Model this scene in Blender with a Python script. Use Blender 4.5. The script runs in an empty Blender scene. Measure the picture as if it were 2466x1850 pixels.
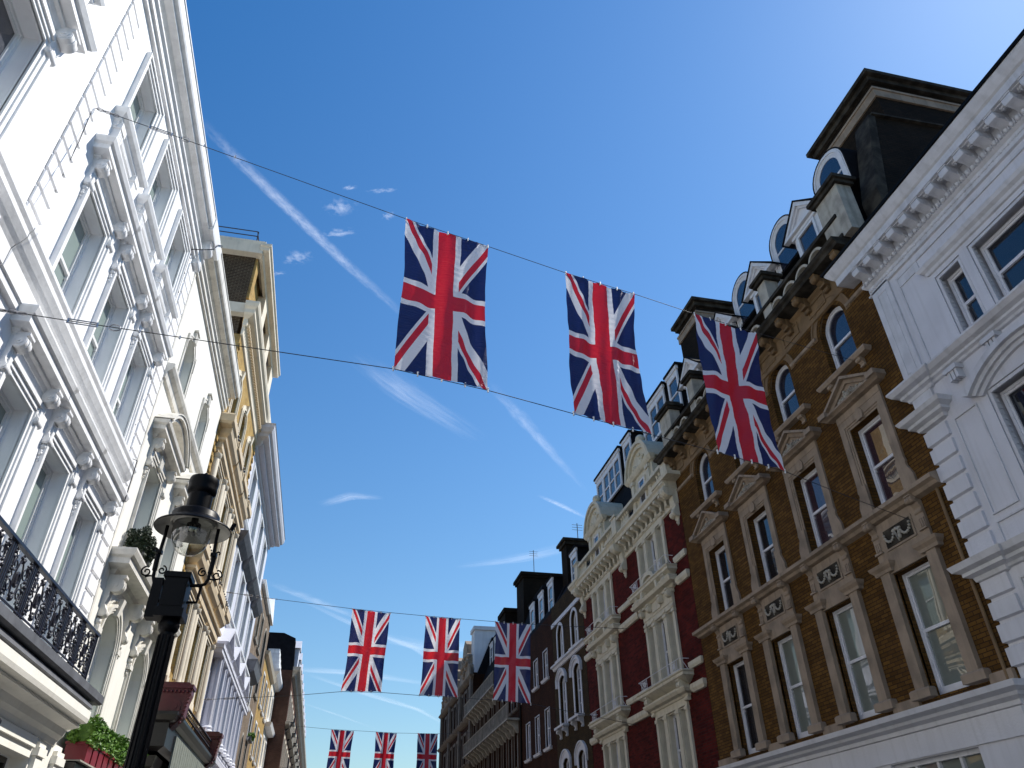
import bpy, bmesh, math, random
from math import sin, cos, pi, radians, sqrt, atan2
from mathutils import Vector, Matrix
random.seed(7)
S = bpy.context.scene
# ------------------------------------------------------------------ camera
cd = bpy.data.cameras.new('camera'); cam = bpy.data.objects.new('camera', cd)
S.collection.objects.link(cam); S.camera = cam
cd.sensor_width = 36; cd.lens = 36*1769/2466; cd.clip_start = .05; cd.clip_end = 20000
RM = Matrix(((0.97604537, -0.11167273, -0.18672072), (-0.21713294, -0.55417308, -0.80358291), (-0.01373729, 0.8248766, -0.5651459)))
cam.matrix_world = Matrix.Translation((0, 0, 1.6)) @ RM.to_4x4()
# ------------------------------------------------------------------ sky, sun, exposure
SUN_AZ, SUN_EL = radians(18), radians(51)          # azimuth from +x towards +y
sv = Vector((cos(SUN_EL)*cos(SUN_AZ), cos(SUN_EL)*sin(SUN_AZ), sin(SUN_EL)))
W = bpy.data.worlds.new('World'); S.world = W; W.use_nodes = True
nt = W.node_tree; bg = nt.nodes['Background']
sky = nt.nodes.new('ShaderNodeTexSky'); sky.sky_type = 'NISHITA'; sky.sun_disc = False
sky.sun_elevation = SUN_EL; sky.sun_rotation = atan2(sv.x, sv.y)
sky.altitude = 0; sky.air_density = 1.6; sky.dust_density = .2; sky.ozone_density = 3.0
SK = .104; ex = 2**.5                               # grade of the sky colour: gain and offset per channel
gr = nt.nodes.new('ShaderNodeVectorMath'); gr.operation = 'MULTIPLY_ADD'
gr.inputs[1].default_value = (.119/ex/SK, .140/ex/SK, .158/ex/SK); gr.inputs[2].default_value = (-.108/ex/SK, -.115/ex/SK, -.09/ex/SK)
mxn = nt.nodes.new('ShaderNodeVectorMath'); mxn.operation = 'MAXIMUM'; mxn.inputs[1].default_value = (.02, .05, .2)
nt.links.new(sky.outputs[0], gr.inputs[0]); nt.links.new(gr.outputs[0], mxn.inputs[0]); nt.links.new(mxn.outputs[0], bg.inputs['Color'])
bg.inputs['Strength'].default_value = .104
sl = bpy.data.lights.new('sun', 'SUN'); sl.energy = 4.6; sl.angle = radians(.5); sl.color = (1, .95, .87)
so = bpy.data.objects.new('sun', sl); S.collection.objects.link(so)
so.rotation_euler = sv.to_track_quat('Z', 'Y').to_euler()
S.view_settings.view_transform = 'Standard'; S.view_settings.look = 'None'
S.view_settings.exposure = .5; S.view_settings.gamma = 1
S.render.engine = 'CYCLES'; S.cycles.max_bounces = 6; S.cycles.transparent_max_bounces = 12

# ------------------------------------------------------------------ materials
def mat(name, col, rough=.7, var=.0, vs=2., bump=0., bs=20., metal=0., spec=.5, coat=0., trans=0., col2=None, streak=0.):
    m = bpy.data.materials.new(name); m.use_nodes = True; n = m.node_tree.nodes; L = m.node_tree.links
    p = n['Principled BSDF']; p.inputs['Roughness'].default_value = rough; p.inputs['Metallic'].default_value = metal
    p.inputs['Specular IOR Level'].default_value = spec; p.inputs['Coat Weight'].default_value = coat
    p.inputs['Coat Roughness'].default_value = .02; p.inputs['Transmission Weight'].default_value = trans
    p.inputs['Base Color'].default_value = (*col, 1)
    if var or streak or bump:
        tc = n.new('ShaderNodeTexCoord')
    if var or streak:
        nz = n.new('ShaderNodeTexNoise'); nz.inputs['Scale'].default_value = vs; nz.inputs['Detail'].default_value = 6
        L.new(tc.outputs['Object'], nz.inputs['Vector'])
        mx = n.new('ShaderNodeMix'); mx.data_type = 'RGBA'
        mx.inputs[6].default_value = (*col, 1); c2 = col2 or tuple(c*(1-var) for c in col); mx.inputs[7].default_value = (*c2, 1)
        rp = n.new('ShaderNodeValToRGB'); rp.color_ramp.elements[0].position = .42; rp.color_ramp.elements[1].position = .68
        L.new(nz.outputs[0], rp.inputs[0]); L.new(rp.outputs[0], mx.inputs[0]); out = mx.outputs[2]
        if streak:
            mp = n.new('ShaderNodeMapping'); mp.inputs['Scale'].default_value = (6, 6, .45)
            L.new(tc.outputs['Object'], mp.inputs[0]); n2 = n.new('ShaderNodeTexNoise'); n2.inputs['Scale'].default_value = 1.3; n2.inputs['Detail'].default_value = 5
            L.new(mp.outputs[0], n2.inputs['Vector']); r2 = n.new('ShaderNodeValToRGB')
            r2.color_ramp.elements[0].position = .5; r2.color_ramp.elements[1].position = .75
            L.new(n2.outputs[0], r2.inputs[0]); m2 = n.new('ShaderNodeMix'); m2.data_type = 'RGBA'
            mu = n.new('ShaderNodeMath'); mu.operation = 'MULTIPLY'; mu.inputs[1].default_value = streak
            L.new(r2.outputs[0], mu.inputs[0]); L.new(mu.outputs[0], m2.inputs[0]); L.new(out, m2.inputs[6])
            m2.inputs[7].default_value = (col[0]*.35, col[1]*.34, col[2]*.31, 1); out = m2.outputs[2]
        L.new(out, p.inputs['Base Color'])
    if bump:
        n3 = n.new('ShaderNodeTexNoise'); n3.inputs['Scale'].default_value = bs; n3.inputs['Detail'].default_value = 4
        L.new(tc.outputs['Object'], n3.inputs['Vector']); b = n.new('ShaderNodeBump'); b.inputs['Strength'].default_value = bump; b.inputs['Distance'].default_value = .02
        L.new(n3.outputs[0], b.inputs['Height']); L.new(b.outputs[0], p.inputs['Normal'])
    return m

def brick(name, c1, c2, mortar, dirt=.5, bw=.225, bh=.075):
    m = bpy.data.materials.new(name); m.use_nodes = True; n = m.node_tree.nodes; L = m.node_tree.links
    p = n['Principled BSDF']; p.inputs['Roughness'].default_value = .9; p.inputs['Specular IOR Level'].default_value = .08
    tc = n.new('ShaderNodeTexCoord'); sx = n.new('ShaderNodeSeparateXYZ'); cx = n.new('ShaderNodeCombineXYZ'); ad = n.new('ShaderNodeMath')
    L.new(tc.outputs['Object'], sx.inputs[0]); L.new(sx.outputs[0], ad.inputs[0]); L.new(sx.outputs[1], ad.inputs[1])
    L.new(ad.outputs[0], cx.inputs[0]); L.new(sx.outputs[2], cx.inputs[1])
    bt = n.new('ShaderNodeTexBrick'); L.new(cx.outputs[0], bt.inputs['Vector'])
    bt.inputs['Scale'].default_value = 1; bt.inputs['Brick Width'].default_value = bw; bt.inputs['Row Height'].default_value = bh
    bt.inputs['Mortar Size'].default_value = .008; bt.inputs['Mortar Smooth'].default_value = .2; bt.inputs['Bias'].default_value = -.1
    bt.inputs['Color1'].default_value = (*c1, 1); bt.inputs['Color2'].default_value = (*c2, 1); bt.inputs['Mortar'].default_value = (*mortar, 1)
    nz = n.new('ShaderNodeTexNoise'); nz.inputs['Scale'].default_value = .9; nz.inputs['Detail'].default_value = 9; nz.inputs['Roughness'].default_value = .7
    L.new(tc.outputs['Object'], nz.inputs['Vector']); rp = n.new('ShaderNodeValToRGB')
    rp.color_ramp.elements[0].position = .35; rp.color_ramp.elements[1].position = .72; rp.color_ramp.elements[0].color = (1, 1, 1, 1)
    k = 1-dirt; rp.color_ramp.elements[1].color = (k, k*.96, k*.9, 1); L.new(nz.outputs[0], rp.inputs[0])
    mx = n.new('ShaderNodeMix'); mx.data_type = 'RGBA'; mx.blend_type = 'MULTIPLY'; mx.inputs[0].default_value = 1
    L.new(bt.outputs[0], mx.inputs[6]); L.new(rp.outputs[0], mx.inputs[7]); L.new(mx.outputs[2], p.inputs['Base Color'])
    b = n.new('ShaderNodeBump'); b.inputs['Strength'].default_value = .5; b.inputs['Distance'].default_value = .01; b.invert = True
    L.new(bt.outputs['Fac'], b.inputs['Height']); L.new(b.outputs[0], p.inputs['Normal'])
    return m

def glass(name, col, wav=.35, sc=1.3, refl=1.0):
    # window glass over a dim room, a blind or a curtain: reflective coat over what stands behind it
    m = bpy.data.materials.new(name); m.use_nodes = True; n = m.node_tree.nodes; L = m.node_tree.links
    p = n['Principled BSDF']; p.inputs['Base Color'].default_value = (*col, 1); p.inputs['Roughness'].default_value = .6
    p.inputs['Specular IOR Level'].default_value = .1; p.inputs['Coat Weight'].default_value = refl; p.inputs['Coat IOR'].default_value = 1.95; p.inputs['Coat Roughness'].default_value = .01
    tc = n.new('ShaderNodeTexCoord'); nz = n.new('ShaderNodeTexNoise'); nz.inputs['Scale'].default_value = sc; nz.inputs['Detail'].default_value = 1
    L.new(tc.outputs['Object'], nz.inputs['Vector']); b = n.new('ShaderNodeBump'); b.inputs['Strength'].default_value = wav; b.inputs['Distance'].default_value = .03
    L.new(nz.outputs[0], b.inputs['Height']); L.new(b.outputs[0], p.inputs['Coat Normal'])
    return m

def cloth(name, col):
    m = bpy.data.materials.new(name); m.use_nodes = True; n = m.node_tree.nodes; L = m.node_tree.links
    n.remove(n['Principled BSDF']); o = n['Material Output']
    d = n.new('ShaderNodeBsdfDiffuse'); t = n.new('ShaderNodeBsdfTranslucent'); g = n.new('ShaderNodeBsdfGlossy')
    for q in (d, t): q.inputs[0].default_value = (*col, 1)
    g.inputs['Roughness'].default_value = .5; g.inputs[0].default_value = (.9, .9, 1, 1)
    a = n.new('ShaderNodeMixShader'); a.inputs[0].default_value = .55; b = n.new('ShaderNodeMixShader'); b.inputs[0].default_value = .05
    L.new(d.outputs[0], a.inputs[1]); L.new(t.outputs[0], a.inputs[2]); L.new(a.outputs[0], b.inputs[1]); L.new(g.outputs[0], b.inputs[2])
    L.new(b.outputs[0], o.inputs[0])
    tc = n.new('ShaderNodeTexCoord'); nz = n.new('ShaderNodeTexNoise'); nz.inputs['Scale'].default_value = 1; nz.inputs['Detail'].default_value = 3
    mp = n.new('ShaderNodeMapping'); mp.inputs['Scale'].default_value = (5, 5, 34); L.new(tc.outputs['Object'], mp.inputs[0]); L.new(mp.outputs[0], nz.inputs['Vector'])
    bp = n.new('ShaderNodeBump'); bp.inputs['Strength'].default_value = .8; bp.inputs['Distance'].default_value = .03
    L.new(nz.outputs[0], bp.inputs['Height'])
    for q in (d, g): L.new(bp.outputs[0], q.inputs['Normal'])
    return m

def vapour(name, scale, thr, dens, stretch=(1, 1, 1), det=6):
    m = bpy.data.materials.new(name); m.use_nodes = True; n = m.node_tree.nodes; L = m.node_tree.links
    n.remove(n['Principled BSDF']); o = n['Material Output']
    uv = n.new('ShaderNodeUVMap'); sp = n.new('ShaderNodeSeparateXYZ'); L.new(uv.outputs[0], sp.inputs[0])
    def M(op, a, b=None):
        q = n.new('ShaderNodeMath'); q.operation = op
        for i, v in enumerate((a, b)):
            if v is None: continue
            if isinstance(v, (int, float)): q.inputs[i].default_value = v
            else: L.new(v, q.inputs[i])
        return q.outputs[0]
    def hump(s):            # 0 at both ends of 0..1, 1 in the middle
        return M('SUBTRACT', 1, M('POWER', M('ABSOLUTE', M('SUBTRACT', M('MULTIPLY', s, 2), 1)), 2.0))
    edge = M('MULTIPLY', hump(sp.outputs[0]), M('POWER', hump(sp.outputs[1]), 1.3))
    tc = n.new('ShaderNodeTexCoord'); mp = n.new('ShaderNodeMapping'); mp.inputs['Scale'].default_value = stretch
    L.new(uv.outputs[0], mp.inputs[0]); nz = n.new('ShaderNodeTexNoise'); nz.inputs['Scale'].default_value = scale; nz.inputs['Detail'].default_value = det; nz.inputs['Roughness'].default_value = .55
    oi = n.new('ShaderNodeObjectInfo'); va = n.new('ShaderNodeVectorMath'); va.operation = 'ADD'; L.new(mp.outputs[0], va.inputs[0])
    sc_ = n.new('ShaderNodeVectorMath'); sc_.operation = 'SCALE'; sc_.inputs[0].default_value = (37, 19, 11); L.new(oi.outputs['Random'], sc_.inputs['Scale']); L.new(sc_.outputs[0], va.inputs[1]); L.new(va.outputs[0], nz.inputs['Vector'])
    a = M('MULTIPLY', M('MAXIMUM', M('MULTIPLY', M('SUBTRACT', M('ADD', nz.outputs[0], M('MULTIPLY', M('SUBTRACT', edge, 1), .28)), thr), 2.6), 0), edge); a = M('MINIMUM', M('MULTIPLY', a, dens), 1)
    t = n.new('ShaderNodeBsdfTransparent'); d = n.new('ShaderNodeBsdfDiffuse'); tr = n.new('ShaderNodeBsdfTranslucent')
    for q in (d, tr): q.inputs[0].default_value = (.95, .95, .95, 1)
    ms = n.new('ShaderNodeMixShader'); ms.inputs[0].default_value = .8; L.new(d.outputs[0], ms.inputs[1]); L.new(tr.outputs[0], ms.inputs[2])
    mx = n.new('ShaderNodeMixShader'); L.new(a, mx.inputs[0]); L.new(t.outputs[0], mx.inputs[1]); L.new(ms.outputs[0], mx.inputs[2])
    L.new(mx.outputs[0], o.inputs[0]); return m

M_ = dict(
 white=mat('white_stucco', (.86, .86, .87), .6, .05, 1.5, .12, 30, streak=.08),
 whitetrim=mat('white_painted_moulding', (.85, .85, .85), .5, .12, 3, .15, 18, streak=.22),
 cream=mat('cream_stucco', (.84, .82, .75), .6, .06, 1.5, .12, 30, streak=.12),
 creamtrim=mat('cream_painted_moulding', (.74, .71, .64), .55, .2, 3, .2, 18, streak=.35),
 rwhite=mat('shade_toned_white_render', (.57, .57, .61), .6, .09, 1.2, .2, 25, streak=.2),  # white wall of the shaded side, shade put into the base colour
 rwhitetrim=mat('shade_toned_white_moulding', (.56, .56, .59), .55, .16, 3, .25, 14, streak=.3),  # white mouldings of the shaded side, toned down the same way
 beige=mat('beige_painted_stone', (.62, .50, .33), .6, .15, 2, .15, 20, streak=.2),
 beigelt=mat('light_beige_stone', (.74, .66, .52), .6, .12, 2, .15, 20, streak=.2),
 lilac=mat('cool_white_paint', (.60, .61, .68), .6, .08, 2, .1, 20, streak=.2),
 stone=mat('weathered_sandstone', (.285, .215, .155), .8, .35, 2.2, .3, 15, streak=.45),
 stonelt=mat('pale_weathered_stone', (.38, .35, .30), .8, .4, 3, .3, 15, streak=.6),
 terra=mat('brown_terracotta', (.19, .115, .052), .75, .35, 2, .3, 15, streak=.4),
 dstone=mat('near_black_stone', (.022, .019, .016), .9, .5, 3, .4, 12, col2=(.06, .052, .042), spec=.1),  # nearly black stone with random lighter patches
 crm3=mat('cream_terracotta', (.56, .51, .40), .65, .14, 3, .2, 18, streak=.35),
 lead=mat('grey_lead_sheet', (.12, .125, .14), .6, .35, 3, .3, 8, streak=.3),
 slate=mat('dark_slate', (.012, .012, .015), .85, spec=.05, var=.4, vs=3, bump=.3, bs=14),
 black=mat('black_gloss_metal', (.002, .002, .003), .38, bump=.05, bs=12, spec=.11),
 iron=mat('dark_wrought_iron', (.008, .008, .018), .35, spec=.5),
 steel=mat('galvanised_steel', (.35, .35, .37), .35, metal=.9),
 wire=mat('dark_steel_wire', (.05, .05, .055), .5, metal=.6),
 sash=mat('white_sash_paint', (.78, .78, .78), .4, .06, 6),
 rsash=mat('shade_toned_white_sash', (.62, .62, .66), .45, .12, 6),  # copy of the white sash paint, darkened in colour for the shaded side
 maroon=mat('maroon_gloss_paint', (.10, .012, .018), .35, .3, 4, .1, 20),
 blackp=mat('black_shopfront_paint', (.010, .009, .010), .35, .3, 4),
 board=mat('grey_slatted_board', (.20, .22, .19), .6, .2, 4),
 redpot=mat('red_planter_paint', (.20, .008, .02), .35, .2, 5),
 inter=mat('dim_room', (.01, .01, .012), .9),
 enamel=mat('white_enamel_worn', (.36, .35, .32), .35, .5, 6, .1, 20),
 dimstone=mat('dark_far_stone', (.15, .12, .095), .8, .35, 2.2, .3, 15, streak=.4),  # darker version of the stone for the far trims
 ybrick=brick('yellow_stock_brick', (.50, .33, .11), (.36, .22, .07), (.42, .34, .2), .45),
 bbrick=brick('brown_stock_brick', (.15, .076, .020), (.075, .037, .011), (.034, .022, .014), .55),
 rbrick=brick('deep_red_brick', (.12, .013, .010), (.045, .006, .006), (.055, .024, .02), .55),
 sbrick=brick('shade_toned_brick', (.075, .05, .035), (.05, .035, .025), (.20, .17, .12), .5),  # gable turned from the sun: shadow put into the brick colour
 kbrick=brick('near_black_brick', (.016, .012, .009), (.026, .017, .011), (.01, .008, .006), .6),  # nearly black brick for chimneys and party walls
 gbrick=brick('grey_brown_brick', (.26, .20, .15), (.19, .14, .10), (.25, .22, .18), .5),
 mbrick=brick('muddy_red_brick', (.055, .02, .01), (.035, .014, .008), (.022, .014, .01), .55),
 dbrick=brick('dark_brown_brick', (.065, .042, .02), (.04, .028, .015), (.03, .022, .015), .5),
 fbrick=brick('orange_red_brick', (.13, .06, .042), (.09, .045, .034), (.14, .11, .09), .5),
 g_dark=glass('dark_window_glass', (.006, .007, .012)),
 g_plum=glass('window_glass_over_plum_curtain', (.035, .018, .028), .3),
 g_blue=glass('blue_sky_window_glass', (.01, .014, .03), .6, 1.0),
 g_blind=glass('window_glass_over_white_blind', (.15, .17, .155), .22, 1.1),
 g_green=glass('pale_green_window_glass', (.22, .28, .26), .4),
 leaf=mat('box_hedge_leaf', (.07, .16, .015), .55, .5, 30, col2=(.12, .24, .02)),
 leafd=mat('dark_topiary_leaf', (.018, .035, .014), .6, .4, 20),
 asphalt=mat('asphalt', (.05, .05, .052), .9, .3, 3, .3, 60),
 paving=mat('york_stone_paving', (.20, .19, .17), .85, .2, 1.5, .2, 10),
 ground=mat('city_ground', (.12, .11, .10), .9, .3, .2),
 fred=cloth('red_flag_cloth', (.62, .006, .018)), fwhite=cloth('white_flag_cloth', (.80, .80, .86)), fblue=cloth('navy_flag_cloth', (.004, .012, .10)),
)
bulb = bpy.data.materials.new('clear_lamp_glass'); bulb.use_nodes = True; _n = bulb.node_tree.nodes; _l = bulb.node_tree.links
_n.remove(_n['Principled BSDF']); _g = _n.new('ShaderNodeBsdfGlossy'); _g.inputs['Roughness'].default_value = .02; _t = _n.new('ShaderNodeBsdfTransparent'); _t.inputs[0].default_value = (.86, .88, .86, 1)
_f = _n.new('ShaderNodeLayerWeight'); _f.inputs[0].default_value = .35; _m = _n.new('ShaderNodeMixShader')
_mu = _n.new('ShaderNodeMath'); _mu.operation = 'MULTIPLY_ADD'; _mu.inputs[1].default_value = .8; _mu.inputs[2].default_value = .06
_l.new(_f.outputs['Facing'], _mu.inputs[0]); _l.new(_mu.outputs[0], _m.inputs[0])
_l.new(_t.outputs[0], _m.inputs[1]); _l.new(_g.outputs[0], _m.inputs[2]); _l.new(_m.outputs[0], _n['Material Output'].inputs[0]); M_['bulb'] = bulb

# ------------------------------------------------------------------ object helpers
LOC = {}
def link(o): S.collection.objects.link(o)
def tag(o, label=None, cat=None, group=None, kind=None):
    if label: o['label'] = label
    if cat: o['category'] = cat
    if group: o['group'] = group
    if kind: o['kind'] = kind
    return o
def empty(name, loc, label, cat, group=None):
    o = bpy.data.objects.new(name, None); link(o); o.location = loc; o.empty_display_size = .3; LOC[o.name] = Vector(loc)
    return tag(o, label, cat, group)
def copy_tree(o, parent, shift=Vector((0, 0, 0)), top=True):
    c = o.copy(); link(c); c.parent = parent; LOC[c.name] = LOC[o.name] + shift
    if top: c.location = LOC[c.name] - (LOC[parent.name] if parent else Vector((0, 0, 0)))
    for ch in list(o.children): copy_tree(ch, c, shift, False)
    return c
class Fac:                      # facade frame: u along the street, z up, d out of the wall
    def __init__(s, x0, sg): s.x0, s.sg = x0, sg
    def p(s, u, z, d=0): return Vector((s.x0 + s.sg*d, u, z))
    def v(s, u, z, d): return (s.sg*d, u, z)
class World:
    sg = 1
    def p(s, x, y, z): return Vector((x, y, z))
    def v(s, x, y, z): return (x, y, z)
WD = World()
class MB:
    def __init__(s): s.V = []; s.F = []; s.MI = []; s.mi = 0
    def add(s, vs, fs):
        n = len(s.V); s.V += vs; s.F += [tuple(i+n for i in f) for f in fs]; s.MI += [s.mi]*len(fs); return s
    def box(s, u0, u1, z0, z1, d0, d1):
        v = [(u, z, d) for u in (u0, u1) for z in (z0, z1) for d in (d0, d1)]
        return s.add(v, [(0, 1, 3, 2), (4, 6, 7, 5), (0, 4, 5, 1), (2, 3, 7, 6), (0, 2, 6, 4), (1, 5, 7, 3)])
    def prism(s, pts, d0, d1):                    # polygon in (u,z) extruded in d
        n = len(pts); v = [(u, z, d0) for u, z in pts] + [(u, z, d1) for u, z in pts]
        return s.add(v, [tuple(range(n)), tuple(range(2*n-1, n-1, -1))] + [(i, (i+1) % n, n+(i+1) % n, n+i) for i in range(n)])
    def side(s, pts, u0, u1):                     # polygon in (d,z) extruded in u
        n = len(pts); v = [(u0, z, d) for d, z in pts] + [(u1, z, d) for d, z in pts]
        return s.add(v, [tuple(range(n)), tuple(range(2*n-1, n-1, -1))] + [(i, (i+1) % n, n+(i+1) % n, n+i) for i in range(n)])
    def mould(s, prof, u0, u1, L=True, R=True):   # moulding with returned ends; prof = [(d,z)...] bottom to top
        rings = []
        if L: rings.append([(u0-d, z, -.01) for d, z in prof]); rings.append([(u0-d, z, d) for d, z in prof])
        else: rings.append([(u0, z, d) for d, z in prof])
        if R: rings.append([(u1+d, z, d) for d, z in prof]); rings.append([(u1+d, z, -.01) for d, z in prof])
        else: rings.append([(u1, z, d) for d, z in prof])
        n = len(prof); v = [p for r in rings for p in r]; f = []
        for a in range(len(rings)-1):
            for i in range(n-1): f.append((a*n+i, a*n+i+1, (a+1)*n+i+1, (a+1)*n+i))
        if not L: f.append(tuple(range(n)))
        if not R: f.append(tuple((len(rings)-1)*n+i for i in range(n)))
        return s.add(v, f)
    def ring(s, outer, inner, d0, d1):            # band between two same-length open outlines, extruded
        n = len(outer); v = []
        for d in (d0, d1): v += [(u, z, d) for u, z in outer] + [(u, z, d) for u, z in inner]
        f = []; a, b, c, e = 0, n, 2*n, 3*n
        for i in range(n-1):
            f += [(c+i, c+i+1, e+i+1, e+i), (a+i, b+i, b+i+1, a+i+1), (a+i, a+i+1, c+i+1, c+i), (b+i, e+i, e+i+1, b+i+1)]
        f += [(a, c, e, b), (a+n-1, b+n-1, e+n-1, c+n-1)]
        return s.add(v, f)
    def tube(s, pts, r, n=6, r2=None):
        P = [Vector(p) for p in pts]; base = len(s.V); m = len(P); up = Vector((0, 0, 1))
        t0 = (P[1]-P[0]).normalized(); a = up.cross(t0)
        if a.length < .05: a = Vector((1, 0, 0)).cross(t0)
        a.normalize(); vs = []
        for i in range(m):
            t = (P[min(i+1, m-1)]-P[max(i-1, 0)]).normalized(); a = (a - t*a.dot(t)).normalized(); b = t.cross(a)
            rr = r if r2 is None else r+(r2-r)*i/(m-1)
            vs += [tuple(P[i]+(a*cos(2*pi*k/n)+b*sin(2*pi*k/n))*rr) for k in range(n)]
        fs = [(i*n+k, i*n+(k+1) % n, (i+1)*n+(k+1) % n, (i+1)*n+k) for i in range(m-1) for k in range(n)]
        fs += [tuple(range(n)), tuple((m-1)*n+k for k in range(n))]
        return s.add(vs, fs)
    def lathe(s, prof, cu=0, cd_=0, n=24, axis='z'):   # prof [(r,z)] about vertical axis at (cu, d)
        v = []
        for r, z in prof: v += [(cu+r*cos(2*pi*k/n), z, cd_+r*sin(2*pi*k/n)) for k in range(n)]
        m = len(prof); f = [(i*n+k, i*n+(k+1) % n, (i+1)*n+(k+1) % n, (i+1)*n+k) for i in range(m-1) for k in range(n)]
        f += [tuple(range(n)), tuple((m-1)*n+k for k in range(n))]
        return s.add(v, f)
    def disc(s, u0, u1, z, d, r, n=14):           # short cylinder whose axis runs along u
        v = [(u, z+r*sin(2*pi*k/n), d+r*cos(2*pi*k/n)) for u in (u0, u1) for k in range(n)]
        return s.add(v, [tuple(range(n)), tuple(range(2*n-1, n-1, -1))] + [(i, (i+1) % n, n+(i+1) % n, n+i) for i in range(n)])
    def ball(s, u, z, d, r, n=10, sz=1):
        return s.lathe([(max(r*sin(pi*i/n), .001), z-r*sz*cos(pi*i/n)) for i in range(n+1)], u, d, 12)
    def build(s, fac, name, m, parent=None, at=None, smooth=False, recalc=True, swap=False):
        me = bpy.data.meshes.new(name)
        vs = [fac.v(*p) for p in s.V]
        me.from_pydata(vs, [], s.F)
        for q in (m if isinstance(m, (list, tuple)) else [m]): me.materials.append(M_[q] if isinstance(q, str) else q)
        if isinstance(m, (list, tuple)): me.polygons.foreach_set('material_index', s.MI)
        if recalc:
            b = bmesh.new(); b.from_mesh(me); bmesh.ops.recalc_face_normals(b, faces=b.faces); b.to_mesh(me); b.free()
        if smooth:
            me.polygons.foreach_set('use_smooth', [True]*len(me.polygons))
            try: me.set_sharp_from_angle(angle=radians(40))
            except Exception: pass
        o = bpy.data.objects.new(name, me); link(o)
        w = Vector(at) if at is not None else fac.p(0, 0, 0)
        LOC[o.name] = w.copy()
        if parent: o.parent = parent; o.location = w - LOC[parent.name]
        else: o.location = w
        return o

def outline(w, h, kind='', rise=0, off=0, z0=0, n=14):
    a = w/2+off
    if kind == 'round':
        c = h-w/2; return [(-a, z0)] + [(-a*cos(pi*i/n), c+a*sin(pi*i/n)) for i in range(n+1)] + [(a, z0)]
    if kind == 'seg':
        R = (w*w/4+rise*rise)/(2*rise); c = h-R; R2 = R+off; t = math.asin(min(1, a/R2))
        return [(-a, z0)] + [(R2*sin(-t+2*t*i/n), c+R2*cos(-t+2*t*i/n)) for i in range(n+1)] + [(a, z0)]
    return [(-a, z0), (-a, h+off), (a, h+off), (a, z0)]

def wall(fac, name, m, root, u0, u1, z0, z1, holes=(), rev=.22, depth=7., zb=None):
    """front sheet with real openings and reveals, closed by a body block behind. holes: (uc, zbot, w, h, kind, rise)"""
    B = MB(); us = {u0, u1}; zs = {z0, z1}
    H = []
    for h in holes:
        uc, zz, w, hh = h[:4]; H.append((uc-w/2, uc+w/2, zz, zz+hh)); us |= {uc-w/2, uc+w/2}; zs |= {zz, zz+hh}
    us = sorted(u for u in us if u0 <= u <= u1); zs = sorted(z for z in zs if z0 <= z <= z1)
    for i in range(len(us)-1):
        for j in range(len(zs)-1):
            cu, cz = (us[i]+us[i+1])/2, (zs[j]+zs[j+1])/2
            if any(a < cu < b and c < cz < e for a, b, c, e in H): continue
            B.add([(us[i], zs[j], 0), (us[i+1], zs[j], 0), (us[i+1], zs[j+1], 0), (us[i], zs[j+1], 0)], [(0, 1, 2, 3)])
    for h in holes:
        uc, zz, w, hh = h[:4]; kind = h[4] if len(h) > 4 else ''; rise = h[5] if len(h) > 5 else 0
        o = [(uc+a, zz+b) for a, b in outline(w, hh, kind, rise)]; n = len(o)
        B.add([(a, b, 0) for a, b in o]+[(a, b, -rev) for a, b in o], [(i, i+1, n+i+1, n+i) for i in range(n-1)] + [(0, n, 2*n-1, n-1)])
        if kind:
            t = zz+hh
            for i in range(1, n-2):
                a, b = o[i], o[i+1]; B.add([(a[0], a[1], 0), (b[0], b[1], 0), (b[0], t, 0), (a[0], t, 0)], [(0, 1, 2, 3)])
    e = .002
    B.box(u0+e, u1-e, (z0 if zb is None else zb), z1-e, -rev-.06, -depth)
    # close the rim between sheet and block
    for u in (u0, u1): B.add([(u, z0, 0), (u, z1, 0), (u, z1, -rev-.07), (u, z0, -rev-.07)], [(0, 1, 2, 3)])
    B.add([(u0, z1, 0), (u1, z1, 0), (u1, z1, -rev-.07), (u0, z1, -rev-.07)], [(0, 1, 2, 3)])
    return B.build(fac, name, m, root, recalc=False)

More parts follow.
